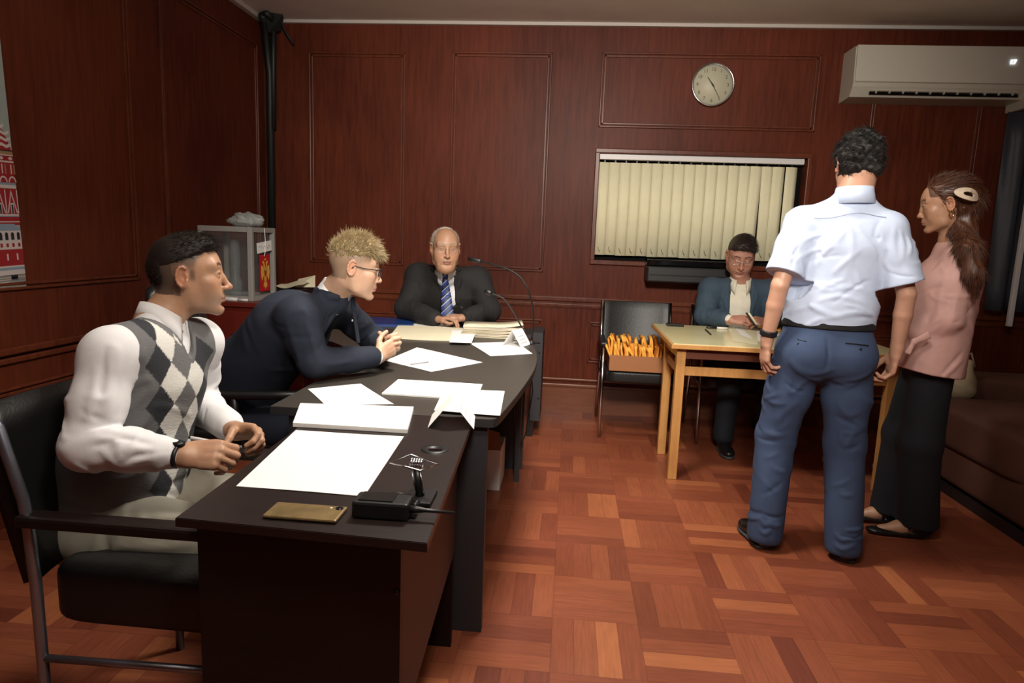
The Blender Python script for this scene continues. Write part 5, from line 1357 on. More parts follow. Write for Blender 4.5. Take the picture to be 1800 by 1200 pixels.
def jacket(name, J, tf, m, T, h=.0055, g=.018, w=(.165, .160, .180), d=(.13, .125, .135), sh=.064, ar=(.070, .062, .060, .048), vtop=.05, vbot=None, vw=.055, hem=None, folds=(), cuffgap=.03, noise=(.002, 18), seed=1, nr=.056, k=.05, ncut=(0, 0, 1), vr=.022, w1=0, lift=.012):
    W = torso(J['pel'], J['mid'], J['chest'], J['shR'], J['shL'], w, d, g, sh-.02, J['neck']+[0, 0, -.03], nr, k)
    for a in ('R', 'L'):
        s, e, w_ = J['sh'+a], J['el'+a], J['wr'+a]; dd = nrm(w_-e)
        W += [seg(s, (s+e)/2, ar[0]-.010, ar[1]-.004, .09), seg((s+e)/2, e, ar[1], ar[2], .03), seg(e, e*.45+w_*.55, ar[2], (ar[2]+ar[3])/2, .03), seg(e*.45+w_*.55, w_-dd*cuffgap, (ar[2]+ar[3])/2, ar[3], .02)]
    base = list(W)
    for pts, r, pr in folds: W += ridge(base, pts, r, pr, .022)
    for a in ('R', 'L'):
        W += arcs(base, J['sh'+a], J['el'+a], ar[0], 9, seed*7+ord(a), .005, .010, 1.5, .05, .1, 1)+arcs(base, J['el'+a], J['wr'+a], ar[2], 9, seed*7+ord(a)+1, .0045, .009, 1.5, .05, 0, .7)
    W += arcs(base, J['mid'], J['chest'], w[1], 8, seed+50, .005, .014, 1.0, .06, 0, .9, d[1], tf.x)
    if vbot is not None: W += vopen(J, tf, m, base, np.array(vbot), d[2]+g, vw, nr, ncut, vr, w1, lift=lift)
    if hem is not None: W.append(half(hem, (0, 0, -1), .01))
    return sdf_obj(name, W, h, m, T, disp=fold_noise(noise[0], noise[1], seed))
def shirt_core(J, tf, T, m, h=.006, g=.004, w=(.150, .145, .162), d=(.118, .113, .122), name='shirt', sh=.045, cuffs=True, nr=.056, up=(0, 0, 1)):
    S = torso(J['pel'], J['mid'], J['chest'], J['shR'], J['shL'], w, d, g, sh-.01, J['neck']+[0, 0, -.012], nr, .05)
    S.append(seg(J['neck']-nrm(up)*.045, J['neck']-nrm(up)*.006, nr+.004, nr+.004, .02))
    if cuffs:
        for a in ('R', 'L'):
            dd = nrm(J['wr'+a]-J['el'+a]); S.append(seg(J['wr'+a]-dd*.09, J['wr'+a]-dd*.012, .036, .034, .006))
    return sdf_obj(name, S, h, m, T, disp=fold_noise(.0015, 22, 8))
def glasses(f, T, m, rim=.0012, w=.023, h=.016, half_rim=False, name='glasses', lensm=None, sq=.6):
    g = bpy.data.objects.new(name, None); 
    q = MB(); 
    for s in (1, -1):
        pts = []
        for t in np.linspace(0, 2*PI, 25)[:-1]:
            c, s2 = math.cos(t), math.sin(t); x = math.copysign(abs(c)**sq, c)*w; z = math.copysign(abs(s2)**sq, s2)*h
            pts.append(f.p(s*.033+x, .108-.25*(abs(s*.033+x)-.01)**1 if True else 0, .004+z))
        q.tube(pts, rim*f.s, 6, closed=True)
        q.tube([f.p(s*.055, .097, .012), f.p(s*.072, .085, .012), f.p(s*.080, .03, .010), f.p(s*.081, -.002, .012), f.p(s*.079, -.014, -.002)], rim*1.1*f.s, 6)
    q.tube([f.p(-.011, .107, .010), f.p(0, .112, .012), f.p(.011, .107, .010)], rim*1.1*f.s, 6)
    o = q.out(name, m, T)
    if lensm is not None:
        for s in (1, -1):
            q = MB(); pts = []
            for t in np.linspace(0, 2*PI, 17)[:-1]:
                c, s2 = math.cos(t), math.sin(t); x = math.copysign(abs(c)**sq, c)*w; z = math.copysign(abs(s2)**sq, s2)*h
                pts.append(f.p(s*.033+x, .108-.25*(abs(s*.033+x)-.01), .004+z))
            q.poly(pts); q.out('lens', lensm, o)
    return o
M_LENSG = mat('spectacle_lens', (.3, .32, .35), .05, alpha=.05, spec=.2)
def neckbody(hd, neck, r=.052): return [seg(hd.p(0, -.022, -.045), neck, r, r+.001, .03), seg(neck, neck-nrm(hd.p(0, -.022, -.045)-neck)*.022-V3(0, 0, .022), r, r-.010, .03)]
def arms_core(J, HR, HL, r=(.044, .037, .027)):
    P = []
    for a, H_ in (('R', HR), ('L', HL)): P += [seg(J['sh'+a], J['el'+a], r[0], r[1], .02), seg(J['el'+a], J['wr'+a], r[1], r[2], .02)]+list(H_)
    return P
def legs_seated(T, J, m, kn, an, r=(.095, .075, .065), h=.009, shoe=True):
    P = [ell(J['pel']-[0, 0, .02], (.16, .16, .12), None, .05)]; B = []
    for s, k_, a_ in zip((1, -1), kn, an):
        hp = J['pel']+nrm(J['shR']-J['shL'])*s*.09-[0, 0, .03]; P += [seg(hp, k_, r[0], r[1], .04), seg(k_, a_, r[1], r[2], .03)]; B += [seg(hp, k_, .06, .05, .03), seg(k_, a_-[0, 0, .02], .045, .035, .02)]
    sdf_obj('trousers', P, h, m, T)
    return B
def shoe(T, heel, dr, name='shoe', m=None, L=.27, sole=True, h=.005, low=True):
    f = Fr(heel, dr); f.o = np.array([heel[0], heel[1], 0.0])
    P = [f.seg((0, .035, .045), (0, .17, .040), .036, .040, .02, d=.034, d2=.026, ua=(1, 0, 0)), f.ell((0, .20, .034), (.043, .062, .026), .02), f.seg((0, .03, .06), (0, .045, .085), .036, .038, .02), half(f.p(0, 0, .014), (0, 0, -1), .002)]
    o = sdf_obj(name, P, h, m or C_SHOE, T)
    S = [f.seg((0, .035, .012), (0, .19, .012), .040, .045, .02, d=.012, d2=.012, ua=(1, 0, 0)), f.ell((0, .20, .012), (.046, .066, .012), .01), half(f.p(0, 0, .001), (0, 0, -1), .001), half(f.p(0, 0, .018), (0, 0, 1), .001)]
    sdf_obj('sole', S, h, mat('shoe_sole', (.05, .05, .05), .6), o)
    return o

# ================= young man in the navy suit =====================
def man_navy():
    T = person('person with spiky blond hair and glasses in a navy suit leaning on the curved table', None)
    hd = Fr((-.826, 2.475, 1.185), (.92, .30, -.17), (.12, .04, 1), .93)
    tf = Fr((-1.1, 2.55, .9), (.98, .16, 0))
    J = dict(pel=V3(-1.36, 2.57, .56), mid=V3(-1.29, 2.57, .74), chest=V3(-1.12, 2.555, .93), shR=V3(-1.02, 2.375, 1.00), shL=V3(-1.0, 2.74, 1.005), neck=V3(-.925, 2.525, 1.090),
             elR=V3(-.955, 2.385, .822), wrR=V3(-.765, 2.575, .822), elL=V3(-.86, 2.90, .825), wrL=V3(-.775, 2.72, .835))
    B = head(hd, nose=.85, jaw=.95, chin=.9, brow=.6)+neckbody(hd, J['neck'])+torso(J['pel'], J['mid'], J['chest'], J['shR'], J['shL'], g=-.04, sh=.04, nr=.045, neck=J['neck']-[.02, 0, .05])
    hR, _ = hand(J['wrR'], (.55, .62, .42), (-.55, .70, .1), (-.3, -.2, .9), ((20, 70, 40), (22, 75, 40), (26, 75, 40), (30, 75, 35)), .95, ((.6, .6, .4), (.8, .3, .3), (.9, .1, -.1)))
    hL, _ = hand(J['wrL'], (.72, -.45, .40), (-.35, -.80, .0), (-.3, .1, .95), ((30, 78, 45), (30, 80, 45), (32, 80, 45), (36, 80, 40)), .95, ((.4, .6, .5), (.5, .3, .7), (.6, -.2, .5)))
    B += arms_core(J, hR, hL)
    kn = [V3(-.93, 2.46, .53), V3(-.93, 2.68, .53)]; an = [V3(-.95, 2.46, .10), V3(-.95, 2.70, .10)]
    B += legs_seated(T, J, C_NAVY, kn, an)
    hc = (.16, .12, .075)
    def hf(x, y, z):
        m = 1/(1+np.exp(-(z-(.020+.30*(y)))/.006))*(y < .056); m = np.where((y < -.028) & (z > -.05), .9, m); return m*.72
    sdf_obj('body', B, .0028, SKIN_A, T, paint=face_paint(hd, (.60, .37, .25), lips=(.50, .19, .17), brow=(.20, .13, .07), hairc=hc, hair_fn=hf))
    add_eyes(hd, T, gaze=(0, 1, -.5), iris=(.12, .15, .18))
    MH = mat('blond_hair', (.34, .255, .13), .45, attr=False, vary=.5, vscale=90)
    Hp = [hd.ell((0, -.016, .046), (.0765, .095, .086), .01), hd.ell((0, .035, .078), (.062, .056, .040), .03), hd.ell((0, .0, .106), (.050, .060, .028), .03), hd.ell((0, .078, .066), (.046, .026, .020), .02)]
    Hp += [half(hd.p(0, -.03, .042), -(hd.z-.22*hd.y), .012)]
    def df(V, N):
        L = hd.loc(V); fw = np.clip((L[:, 1]-.02)/.05, 0, 1)[:, None]
        return N*.42+hd.z*(.55-1.25*fw)+hd.y*(.35+.45*fw)+rng.normal(size=V.shape)*.25
    hair_obj('hair', Hp, .0032, MH, T, df, disp=lambda P: .003*noise3(P, 160, 4), ln=(.012, .026), wd=.0011, curl=.5, n=3, seed=3, count=6000)
    glasses(hd, T, M_BLACK, .0022, .024, .0165, lensm=M_LENSG)
    shirt_core(J, tf, T, C_SHIRTW, cuffs=True, w=(.155, .15, .170), d=(.130, .128, .140), up=(.52, .04, .85))
    u_ = nrm((.52, .04, .85)); c_ = J['neck']
    sdf_obj('collar', [seg(c_-u_*.05, c_+u_*.07, .0645, .0575, .003), half(c_+u_*.040, u_-tf.y*.25, .002), seg(c_+u_*.06, c_+u_*.03, .052, .052, .003, 's'), seg(c_+tf.y*.075+u_*.05, c_+tf.y*.075-u_*.012, .014, .002, .004, 's')], .0028, C_SHIRTW, T)
    k = J['neck']+tf.y*.072-V3(0, 0, .045)
    sdf_obj('tie', [seg(k+[0, 0, .014], k-[0, 0, .016], .017, .012, .004, d=.010, ua=tf.x), seg(k-[0, 0, .02], k+tf.y*.02-[0, 0, .16], .016, .028, .004, d=.006, ua=tf.x)], .004, C_NAVY, T)
    W = lambda pts, Y: [at(x, y, Y) for x, y in pts]
    jacket('jacket', J, tf, C_NAVY, T, vbot=J['chest']+tf.y*.15-V3(0, 0, .16), vw=.014, ncut=(.52, .04, .85), nr=.054, lift=-.012, vr=.016, sh=.056,
           folds=((W(((552, 560), (570, 600), (580, 640)), 2.25), .014, .006), (W(((590, 640), (620, 645), (660, 635)), 2.3), .012, .005), (W(((520, 545), (545, 530), (580, 560)), 2.25), .013, .006), (W(((600, 655), (635, 655), (665, 645)), 2.3), .010, .005), (W(((490, 560), (500, 620), (495, 680)), 2.25), .016, .006)),
           ar=(.068, .060, .056, .044), seed=5)
    q = MB(); c = project([seg(J['chest'], J['chest']+tf.y*.001, .13)], at(620, 563, 2.45))[0]; q.sphere(at(619, 563, 2.42), .005, 8); q.out('lapel_pin', M_CHROME, T)
    for a_ in an: shoe(T, a_-V3(.05, 0, 0), (1, .1, 0), h=.008)
man_navy()

# ================= older man in the dark suit =====================
def man_old():
    T = person('older balding person with white hair in a charcoal suit and blue striped tie', None)
    hd = Fr(at(783, 437, 4.16), (.30, -.94, -.10), (0, 0, 1), 1.07)
    tf = Fr((-.83, 4.45, .9), (.16, -.98, 0))
    J = dict(pel=V3(-.86, 4.66, .57), mid=V3(-.85, 4.58, .74), chest=V3(-.835, 4.46, .93), shR=V3(-1.035, 4.44, 1.045), shL=V3(-.630, 4.46, 1.040), neck=V3(-.825, 4.33, 1.10),
             elR=V3(-1.09, 4.32, .835), wrR=V3(-.835, 4.10, .800), elL=V3(-.52, 4.34, .845), wrL=V3(-.655, 4.135, .805))
    B = head(hd, nose=1.25, jaw=1.12, chin=1.1, brow=1.0, fat=.006, lid=.003)+neckbody(hd, J['neck'], .064)+torso(J['pel'], J['mid'], J['chest'], J['shR'], J['shL'], g=-.03, neck=J['neck']-[0, 0, .03])
    B += [hd.seg((-.03, .082, -.045), (-.048, .070, -.085), .006, .006, .01), hd.seg((.03, .082, -.045), (.048, .070, -.085), .006, .006, .01), hd.ell((0, .045, -.115), (.05, .04, .03), .03)]
    hR, _ = hand(J['wrR'], (.97, -.10, .04), (-.1, -.25, -1), (.0, -1, .2), ((18, 35, 25), (20, 38, 25), (24, 40, 25), (28, 42, 25)), 1.02)
    hL, _ = hand(J['wrL']+V3(0, 0, .012), (-.95, -.22, .05), (.1, .2, -1), (0, -1, .1), ((15, 40, 30), (18, 45, 30), (22, 45, 30), (26, 45, 25)), 1.02)
    B += arms_core(J, hR, hL)
    kn = [V3(-.97, 4.30, .56), V3(-.70, 4.30, .56)]; an = [V3(-.97, 4.26, .10), V3(-.70, 4.26, .10)]
    B += legs_seated(T, J, C_CHAR, kn, an)
    def hf(x, y, z): return .0*x
    sdf_obj('body', B, .0032, SKIN_A, T, paint=face_paint(hd, (.43, .235, .145), lips=(.30, .12, .09), brow=(.24, .19, .15), blush=.35, hairc=(.4, .4, .36), hair_fn=hf))
    add_eyes(hd, T, gaze=(0, 1, -.1), iris=(.10, .10, .11))
    MH = mat('white_hair', (.52, .48, .40), .6)
    Hp = [hd.ell((0, -.020, .030), (.0815, .098, .088), .01), hd.ell((0, .05, .085), (.050, .075, .050), .02, 's'), hd.ell((0, .075, .0), (.068, .082, .125), .015, 's'), half(hd.p(0, -.04, -.03), -hd.z+hd.y*.5, .01)]
    hair_obj('hair', Hp, .0035, MH, T, lambda V, N: N*.35-hd.y*.8+hd.z*.25, ln=(.010, .022), wd=.0011, curl=.3, n=2, seed=4, count=2200)
    Hp = [hd.ell((0, -.02, .0405), (.070, .088, .0862), .01), half(hd.p(0, -.002, .09), hd.y-hd.z*.2, .02), half(hd.p(0, 0, .06), -hd.z, .02)]
    hair_obj('thin_top_hair', Hp, .0035, MH, T, lambda V, N: N*.2-hd.y*.9, ln=(.010, .020), wd=.0006, curl=.2, n=2, seed=5, count=900)
    glasses(hd, T, mat('thin_metal', (.35, .30, .22), .3, metal=.8), .0006, .022, .0145, lensm=M_LENSG)
    shirt_core(J, tf, T, C_SHIRTW, w=(.175, .18, .185), d=(.155, .153, .154), nr=.064)
    collar(J['neck']+V3(0, -.004, .004), (0, -.12, 1), tf.y, .070, .034, C_SHIRTW, T, gap=.5, rise=.010, drop=.030, wing=.03)
    def tie_paint(V):
        L = (V-J['chest'])@tf.R.T; t = ((L[:, 2]*1.0+L[:, 0]*.95)/.046) % 1
        C = np.tile(np.array([.012, .035, .21]), (len(V), 1)); C[(t > .55) & (t < .88)] = (.006, .008, .016); C[(t > .40) & (t < .50)] = (.50, .55, .62); return C
    k = J['neck']+tf.y*.082-V3(0, 0, .030); e = V3(-.775, 4.17, .80)
    TP = [seg(k+[0, 0, .014], k-[0, 0, .018], .024, .015, .004, d=.013, ua=tf.x), seg(k-[0, 0, .022], (k+e)/2+tf.y*.02, .019, .033, .006, d=.008, ua=tf.x), seg((k+e)/2+tf.y*.02, e, .033, .045, .006, d=.009, ua=tf.x)]
    sdf_obj('tie', TP, .003, mat('tie_silk', (.02, .05, .3), .45, attr=True), T, paint=tie_paint)
    W = lambda pts, Y: [at(x, y, Y) for x, y in pts]
    jacket('jacket', J, tf, C_CHAR, T, vbot=V3(-.770, 4.27, .875), vw=.052, vr=.032, w1=.014, w=(.19, .19, .20), d=(.155, .150, .150), sh=.075, ar=(.082, .074, .070, .054), nr=.066, seed=6, noise=(.0035, 14),
           folds=((W(((730, 520), (745, 545), (770, 556)), 4.15), .014, .007), (W(((715, 500), (722, 530), (730, 550)), 4.2), .014, .006), (W(((850, 505), (855, 530), (845, 550)), 4.2), .014, .006)))
    for a_ in an: shoe(T, a_+V3(0, .05, 0), (0, -1, 0), h=.008)
man_old()

# ================= man in the blue jacket at the wooden table ======
def man_slate():
    T = person('person in a slate blue jacket reading a passport at the wooden table', None)
    hd = Fr(at(1302, 450, 4.66), (-.10, -.88, -.46), (0, -.3, 1), 1.08)
    tf = Fr((1.18, 4.74, .9), (-.12, -.99, 0))
    J = dict(pel=V3(1.20, 4.72, .56), mid=V3(1.20, 4.76, .72), chest=V3(1.195, 4.75, .92), shR=at(1248, 508, 4.70), shL=at(1358, 511, 4.70), neck=V3(1.185, 4.70, 1.085),
             elR=V3(.945, 4.62, .845), wrR=V3(1.075, 4.42, .850), elL=V3(1.43, 4.62, .845), wrL=V3(1.31, 4.41, .845))
    B = head(hd, nose=1.1, jaw=1.15, chin=1.0, fat=.006)+neckbody(hd, J['neck'], .062)+torso(J['pel'], J['mid'], J['chest'], J['shR'], J['shL'], g=-.03, neck=J['neck']-[0, 0, .03])
    hR, _ = hand(J['wrR'], (.90, -.36, .08), (.35, .6, -.70), (.1, -.3, .9), ((20, 45, 30), (25, 50, 30), (30, 50, 30), (34, 50, 30)), 1.0, ((.7, .45, .45), (.85, .1, .4), (.9, -.1, .3)))
    hL, _ = hand(J['wrL'], (-.88, -.35, .10), (-.35, .6, -.70), (-.1, -.3, .9), ((20, 45, 30), (25, 50, 30), (30, 50, 30), (34, 50, 30)), 1.0, ((.7, .45, .45), (.85, .1, .4), (.9, -.1, .3)))
    B += arms_core(J, hR, hL)
    kn = [V3(1.08, 4.30, .53), V3(1.33, 4.30, .53)]; an = [V3(1.06, 4.28, .10), V3(1.33, 4.28, .10)]
    B += legs_seated(T, J, C_DARKT, kn, an)
    sdf_obj('body', B, .0032, SKIN_A, T, paint=face_paint(hd, (.42, .20, .14), lips=(.30, .10, .08), brow=(.04, .025, .02), hairc=(.02, .013, .01), hair_fn=lambda x, y, z: .85/(1+np.exp(-(z-.03-.6*(y+.0))/.006))*(y < .03)))
    add_eyes(hd, T, gaze=(0, 1, -.6), iris=(.06, .05, .05))
    MH = mat('dark_brown_hair_b', (.022, .013, .010), .55)
    Hp = [hd.ell((0, -.016, .045), (.082, .098, .094), .01), hd.ell((0, .040, .080), (.066, .044, .044), .03), half(hd.p(0, .028, .050), -(hd.z-.55*hd.y), .012), half(hd.p(0, .088, .05), hd.y, .01)]
    hair_obj('hair', Hp, .0035, MH, T, lambda V, N: N*.3-hd.x*.7+hd.y*.3, ln=(.015, .03), wd=.0012, curl=.3, n=2, seed=6, count=2500)
    glasses(hd, T, mat('silver_wire', (.6, .6, .6), .25, metal=.9), .0008, .023, .0145, lensm=M_LENSG)
    shirt_core(J, tf, T, C_CREAMSH, w=(.165, .175, .175), d=(.142, .143, .143), nr=.060)
    collar(J['neck']+V3(0, -.006, 0), (0, -.15, 1), tf.y, .072, .036, C_CREAMSH, T, gap=.95, rise=.012, drop=.045, wing=.045, flare=.018)
    B2 = MB()
    for i in range(5): z = 1.0-i*.045; p = project([seg(J['mid'], J['chest'], .16, .168, .05, d=.13, ua=tf.x)], V3(1.178, 4.60, z))[0]; B2 = MB(); B2.cyl(p+tf.y*.004, .0055, .002, 10, axis=tuple(tf.y)); B2.out('button', M_CREAM, T)
    W = lambda pts, Y: [at(x, y, Y) for x, y in pts]
    # open jacket: wide opening so the shirt front shows
    J2 = dict(J)
    jk = torso(J['pel'], J['mid'], J['chest'], J['shR'], J['shL'], (.18, .185, .19), (.145, .142, .142), .016, .052, J['neck']+[0, 0, -.03], .062, .05)
    for a in ('R', 'L'):
        s, e, w_ = J['sh'+a], J['el'+a], J['wr'+a]; dd = nrm(w_-e)
        jk += [seg(s, (s+e)/2, .078, .070, .035), seg((s+e)/2, e, .070, .066, .03), seg(e, w_-dd*.05, .064, .050, .03)]
    bs = list(jk)
    for pts in (((1240, 535), (1255, 550), (1275, 557)), ((1232, 520), (1240, 545), (1250, 560)), ((1250, 500), (1262, 530), (1264, 560))): jk += ridge(bs, W(pts, 4.5), .014, .007, .022)
    for a in ('R', 'L'): jk += arcs(bs, J['sh'+a], J['el'+a], .075, 11, 60+ord(a), .007, .011, 1.6, .05, .1, 1)+arcs(bs, J['el'+a], J['wr'+a], .06, 8, 70+ord(a), .005, .009, 1.5, .05, 0, .8)
    jk += vopen(J, tf, C_SLATE, bs, V3(1.178, 4.585, .78), .16, .048, .062, r=.032, w1=.055)
    sdf_obj('jacket', jk, .0055, C_SLATE, T, disp=fold_noise(.0025, 16, 7))
    for a_ in an: shoe(T, a_+V3(0, .05, 0), (0, -1, 0), h=.008)
    p = thing('passport', 'small dark passport held open by the man in the blue jacket', 'passport', tuple(at(1320, 563, 4.33)))
    q = MB(); q.poly([(-.035, .02, .045), (-.028, .0, .05), (.035, -.02, -.032), (.028, 0, -.04)], .003, (.3, -.8, .3)); q.out('cover', M_BLACK, p)
    q = MB(); q.poly([(-.026, .0, .046), (-.014, -.004, .050), (.036, -.018, -.020), (.028, -.016, -.026)], .002, (.3, -.8, .3)); q.out('page', M_CREAM, p)
man_slate()

# ================= standing man seen from behind ===================
def man_stand():
    T = person('person standing with back turned in a light blue short-sleeved shirt and blue trousers', None)
    hd = Fr(V3(1.166, 2.905, 1.670), (.10, .97, -.20), (0, .15, 1), .98)
    tf = Fr((1.11, 2.85, 1.2), (.22, .975, 0))
    J = dict(pel=V3(1.095, 2.865, .955), mid=V3(1.10, 2.86, 1.10), chest=V3(1.115, 2.86, 1.32), shL=V3(.950, 2.87, 1.425), shR=V3(1.275, 2.80, 1.410), neck=V3(1.140, 2.85, 1.535),
             elL=V3(.868, 2.80, 1.170), wrL=V3(.848, 2.84, .930), elR=V3(1.352, 2.76, 1.160), wrR=V3(1.360, 2.80, .915))
    B = head(hd)+neckbody(hd, J['neck'], .066)+torso(J['pel'], J['mid'], J['chest'], J['shR'], J['shL'], g=-.03, neck=J['neck']-[0, 0, .02])
    hL, _ = hand(J['wrL'], (.03, .12, -1), (1, .1, .1), (-.1, 1, 0), ((15, 30, 20), (22, 38, 25), (30, 42, 25), (38, 45, 25)), 1.02, ((.7, .5, .35), (.85, .25, .35), (.95, .05, .2)))
    hR, _ = hand(J['wrR'], (-.08, .18, -1), (-1, .1, .1), (-.1, 1, 0), ((20, 40, 25), (30, 48, 30), (38, 52, 30), (44, 55, 30)), 1.04, ((.7, .5, .4), (.85, .25, .45), (.95, .05, .3)))
    for a, H_ in (('L', hL), ('R', hR)):
        s, e, w_ = J['sh'+a], J['el'+a], J['wr'+a]; d = nrm(w_-e)
        B += [seg(s, e, .047, .035, .008), seg(e, e*.65+w_*.35, .0350, .0350, .008), seg(e*.65+w_*.35, w_-d*.01, .0350, .0250, .008)]+H_
    hpL, hpR = V3(1.005, 2.875, .90), V3(1.195, 2.86, .90)
    knL, knR = V3(.955, 2.93, .50), V3(1.225, 2.87, .50); anL, anR = V3(.925, 2.855, .11), V3(1.240, 2.790, .11)
    for a, b, c in ((hpL, knL, anL), (hpR, knR, anR)): B += [seg(a, b, .08, .055, .03), seg(b, c, .052, .036, .03)]
    sdf_obj('body', B, .0033, SKIN_A, T, paint=face_paint(hd, (.50, .27, .18), hairc=(.012, .010, .009), hair_fn=lambda x, y, z: 1.0*(y < .0)*(z > -.045)*1.0))
    MH = mat('curly_dark_hair', (.010, .008, .007), .6, spec=.35)
    Hp = [hd.ell((0, -.020, .040), (.086, .104, .098), .01), hd.ell((0, .03, .075), (.075, .062, .062), .03), hd.seg((-.045, -.072, -.03), (.045, -.072, -.03), .030, .030, .03), half(hd.p(0, -.09, -.062), -hd.z+hd.y*.55, .012), half(hd.p(0, .07, 0), hd.y, .01)]
    def cdisp(P): return .007*noise3(P, 85, 11)+.004*noise3(P, 200, 12)
    hair_obj('hair', Hp, .0034, MH, T, lambda V, N: tang(np.stack([np.sin(V[:, 2]*130+V[:, 0]*60), np.sin(V[:, 0]*120), -.3+np.cos(V[:, 0]*110+V[:, 2]*50)], 1), N, .22), disp=cdisp, ln=(.012, .024), wd=.0015, curl=.8, n=4, seed=8, count=4200)
    # shirt
    S = [seg(J['pel']+[0, .0, .03], J['mid'], .178, .172, .05, d=.128, d2=.122, ua=tf.x), seg(J['mid'], J['chest'], .172, .188, .05, d=.122, d2=.128, ua=tf.x), seg(J['shL'], J['shR'], .056, .056, .06)]
    for s_ in ('shL', 'shR'): S.append(seg(J['neck']-[0, 0, .020], J[s_]*.85+J['neck']*.15+[0, 0, -.004], .058, .052, .05))
    for a in ('L', 'R'):
        s, e = J['sh'+a], J['el'+a]; d = nrm(e-s); S += [seg(s, s+d*.10, .062, .066, .04), seg(s+d*.10, s+d*.235, .066, .076, .03)]
    S.append(seg(J['neck']-[0, 0, .05], J['neck']-[0, 0, .004], .074, .068, .02))
    base = list(S)
    W = lambda pts, Y=2.70: [at(x, y, Y) for x, y in pts]
    for pts, r, pr in ((((1498, 385), (1470, 420), (1440, 470)), .016, .006), (((1510, 385), (1540, 430), (1560, 480)), .014, .005), (((1500, 380), (1503, 420), (1500, 470)), .013, .005), (((1402, 430), (1430, 412), (1455, 400)), .012, .006),
                       (((1400, 455), (1440, 440), (1480, 430)), .011, .005), (((1578, 395), (1572, 430), (1578, 470)), .012, .006), (((1590, 400), (1592, 430), (1585, 460)), .010, .005), (((1385, 530), (1430, 545), (1480, 560)), .013, .006),
                       (((1395, 550), (1420, 520), (1440, 495)), .012, .006), (((1440, 510), (1500, 505), (1550, 515)), .010, .004), (((1560, 545), (1530, 510), (1510, 480)), .012, .005), (((1450, 565), (1510, 550), (1555, 560)), .012, .006), (((1420, 480), (1460, 500), (1500, 500)), .009, .004),
                       (((1350, 440), (1370, 430), (1395, 435)), .010, .005), (((1360, 420), (1385, 400), (1400, 385)), .012, .005), (((1600, 450), (1610, 430), (1612, 410)), .010, .005), (((1430, 530), (1480, 520), (1530, 535)), .011, .004)):
        S += ridge(base, W(pts), r*1.05, pr*1.25, .026)
    for pts in (((1400, 445), (1412, 425), (1425, 415)), ((1398, 470), (1404, 448), (1410, 436)), ((1566, 478), (1560, 455), (1562, 440)), ((1480, 395), (1460, 440), (1430, 490)), ((1525, 400), (1550, 450), (1558, 490))): S += ridge(base, W(pts), .009, .004, .018, 's')
    S.append(half(V3(1.10, 2.86, 1.005), (-.05, 0, -1), .006))
    for a in ('L', 'R'):
        s, e = J['sh'+a], J['el'+a]; d = nrm(e-s)
        S.append(Prim((lambda c, d, s: lambda P: np.where(np.linalg.norm(P-c, axis=1) < .12, (P-c)@d, -1))(s+d*.225, d, s), s, 1e9, .004, 'i'))
    S = S[:len(base)]+arcs(base, J['pel'], J['chest'], .18, 40, 81, .0065, .0095, .75, .10, .0, 1.0, .125, tf.x)+S[len(base):]
    for a in ('L', 'R'): S = S[:len(base)]+arcs(base, J['sh'+a], J['el'+a], .07, 14, 90+ord(a), .006, .008, 1.2, .06, .0, .85)+S[len(base):]
    sdf_obj('shirt', S, .004, C_SHIRTB, T, disp=fold_noise(.0016, 17, 12))
    collar(J['neck']+V3(0, -.004, .004), (0, .14, 1), tf.y, .071, .040, C_SHIRTB, T, rise=.002, drop=.045, gap=.4, flare=.020, bk=.62)
    q = MB(); base0 = base
    pr_ = [project(base, p)[0]-tf.y*.0035 for p in W([(1425, 362)] and [(x, 366+(x-1500)*.02, ) for x in range(1440, 1580, 14)])]
    q.tube(pr_, .0011, 5); q.out('yoke_seam', mat('seam_blue', (.38, .44, .58), .9), T)
    # trousers
    R_ = [seg(V3(1.10, 2.865, 1.0), V3(1.10, 2.865, .90), .172, .180, .05, d=.122, d2=.130, ua=tf.x), ell(V3(1.015, 2.815, .885), (.098, .088, .10), None, .05), ell(V3(1.185, 2.805, .885), (.098, .088, .10), None, .05)]
    for a, b, c, s_ in ((hpL, knL, anL, -1), (hpR, knR, anR, 1)):
        R_ += [seg(a-[0, 0, .02], (a+b)/2, .104, .094, .03), seg((a+b)/2, b, .094, .080, .03), seg(b, c-[0, 0, .05], .080, .074, .03)]
    base = list(R_); Wt_ = lambda pts, Y=2.72: [at(x, y, Y) for x, y in pts]
    for pts, r, pr in ((((1370, 640), (1400, 665), (1440, 672)), .016, .008), (((1368, 665), (1390, 700), (1425, 690)), .014, .007), (((1350, 760), (1380, 745), (1420, 720)), .014, .007), (((1345, 735), (1370, 770), (1400, 765)), .014, .007), (((1470, 690), (1510, 675), (1548, 660)), .014, .007),
                       (((1465, 715), (1490, 740), (1525, 735)), .014, .008), (((1466, 770), (1490, 790), (1520, 760)), .014, .007), (((1325, 920), (1345, 930), (1370, 925)), .010, .007), (((1325, 938), (1345, 945), (1366, 938)), .010, .007), (((1458, 940), (1480, 950), (1505, 945)), .010, .007), (((1460, 958), (1480, 966), (1505, 958)), .010, .007), (((1400, 655), (1440, 665), (1470, 650)), .014, .005)):
        R_ += ridge(base, Wt_(pts), r*1.15, pr*1.05, .024)
    for pts in (((1456, 590), (1457, 630), (1452, 660)),): R_ += ridge(base, Wt_(pts), .010, .005, .02, 's')
    for a, b, c, sd in ((hpL, knL, anL, 1), (hpR, knR, anR, 2)):
        R_ += arcs(base, a, b, .10, 22, 100+sd, .0075, .011, 1.2, .07, .05, 1.0)+arcs(base, b, c, .08, 9, 110+sd, .005, .011, 1.2, .08, 0, .7)+arcs(base, b, c, .075, 10, 120+sd, .008, .007, 1.6, .02, .82, 1.0)
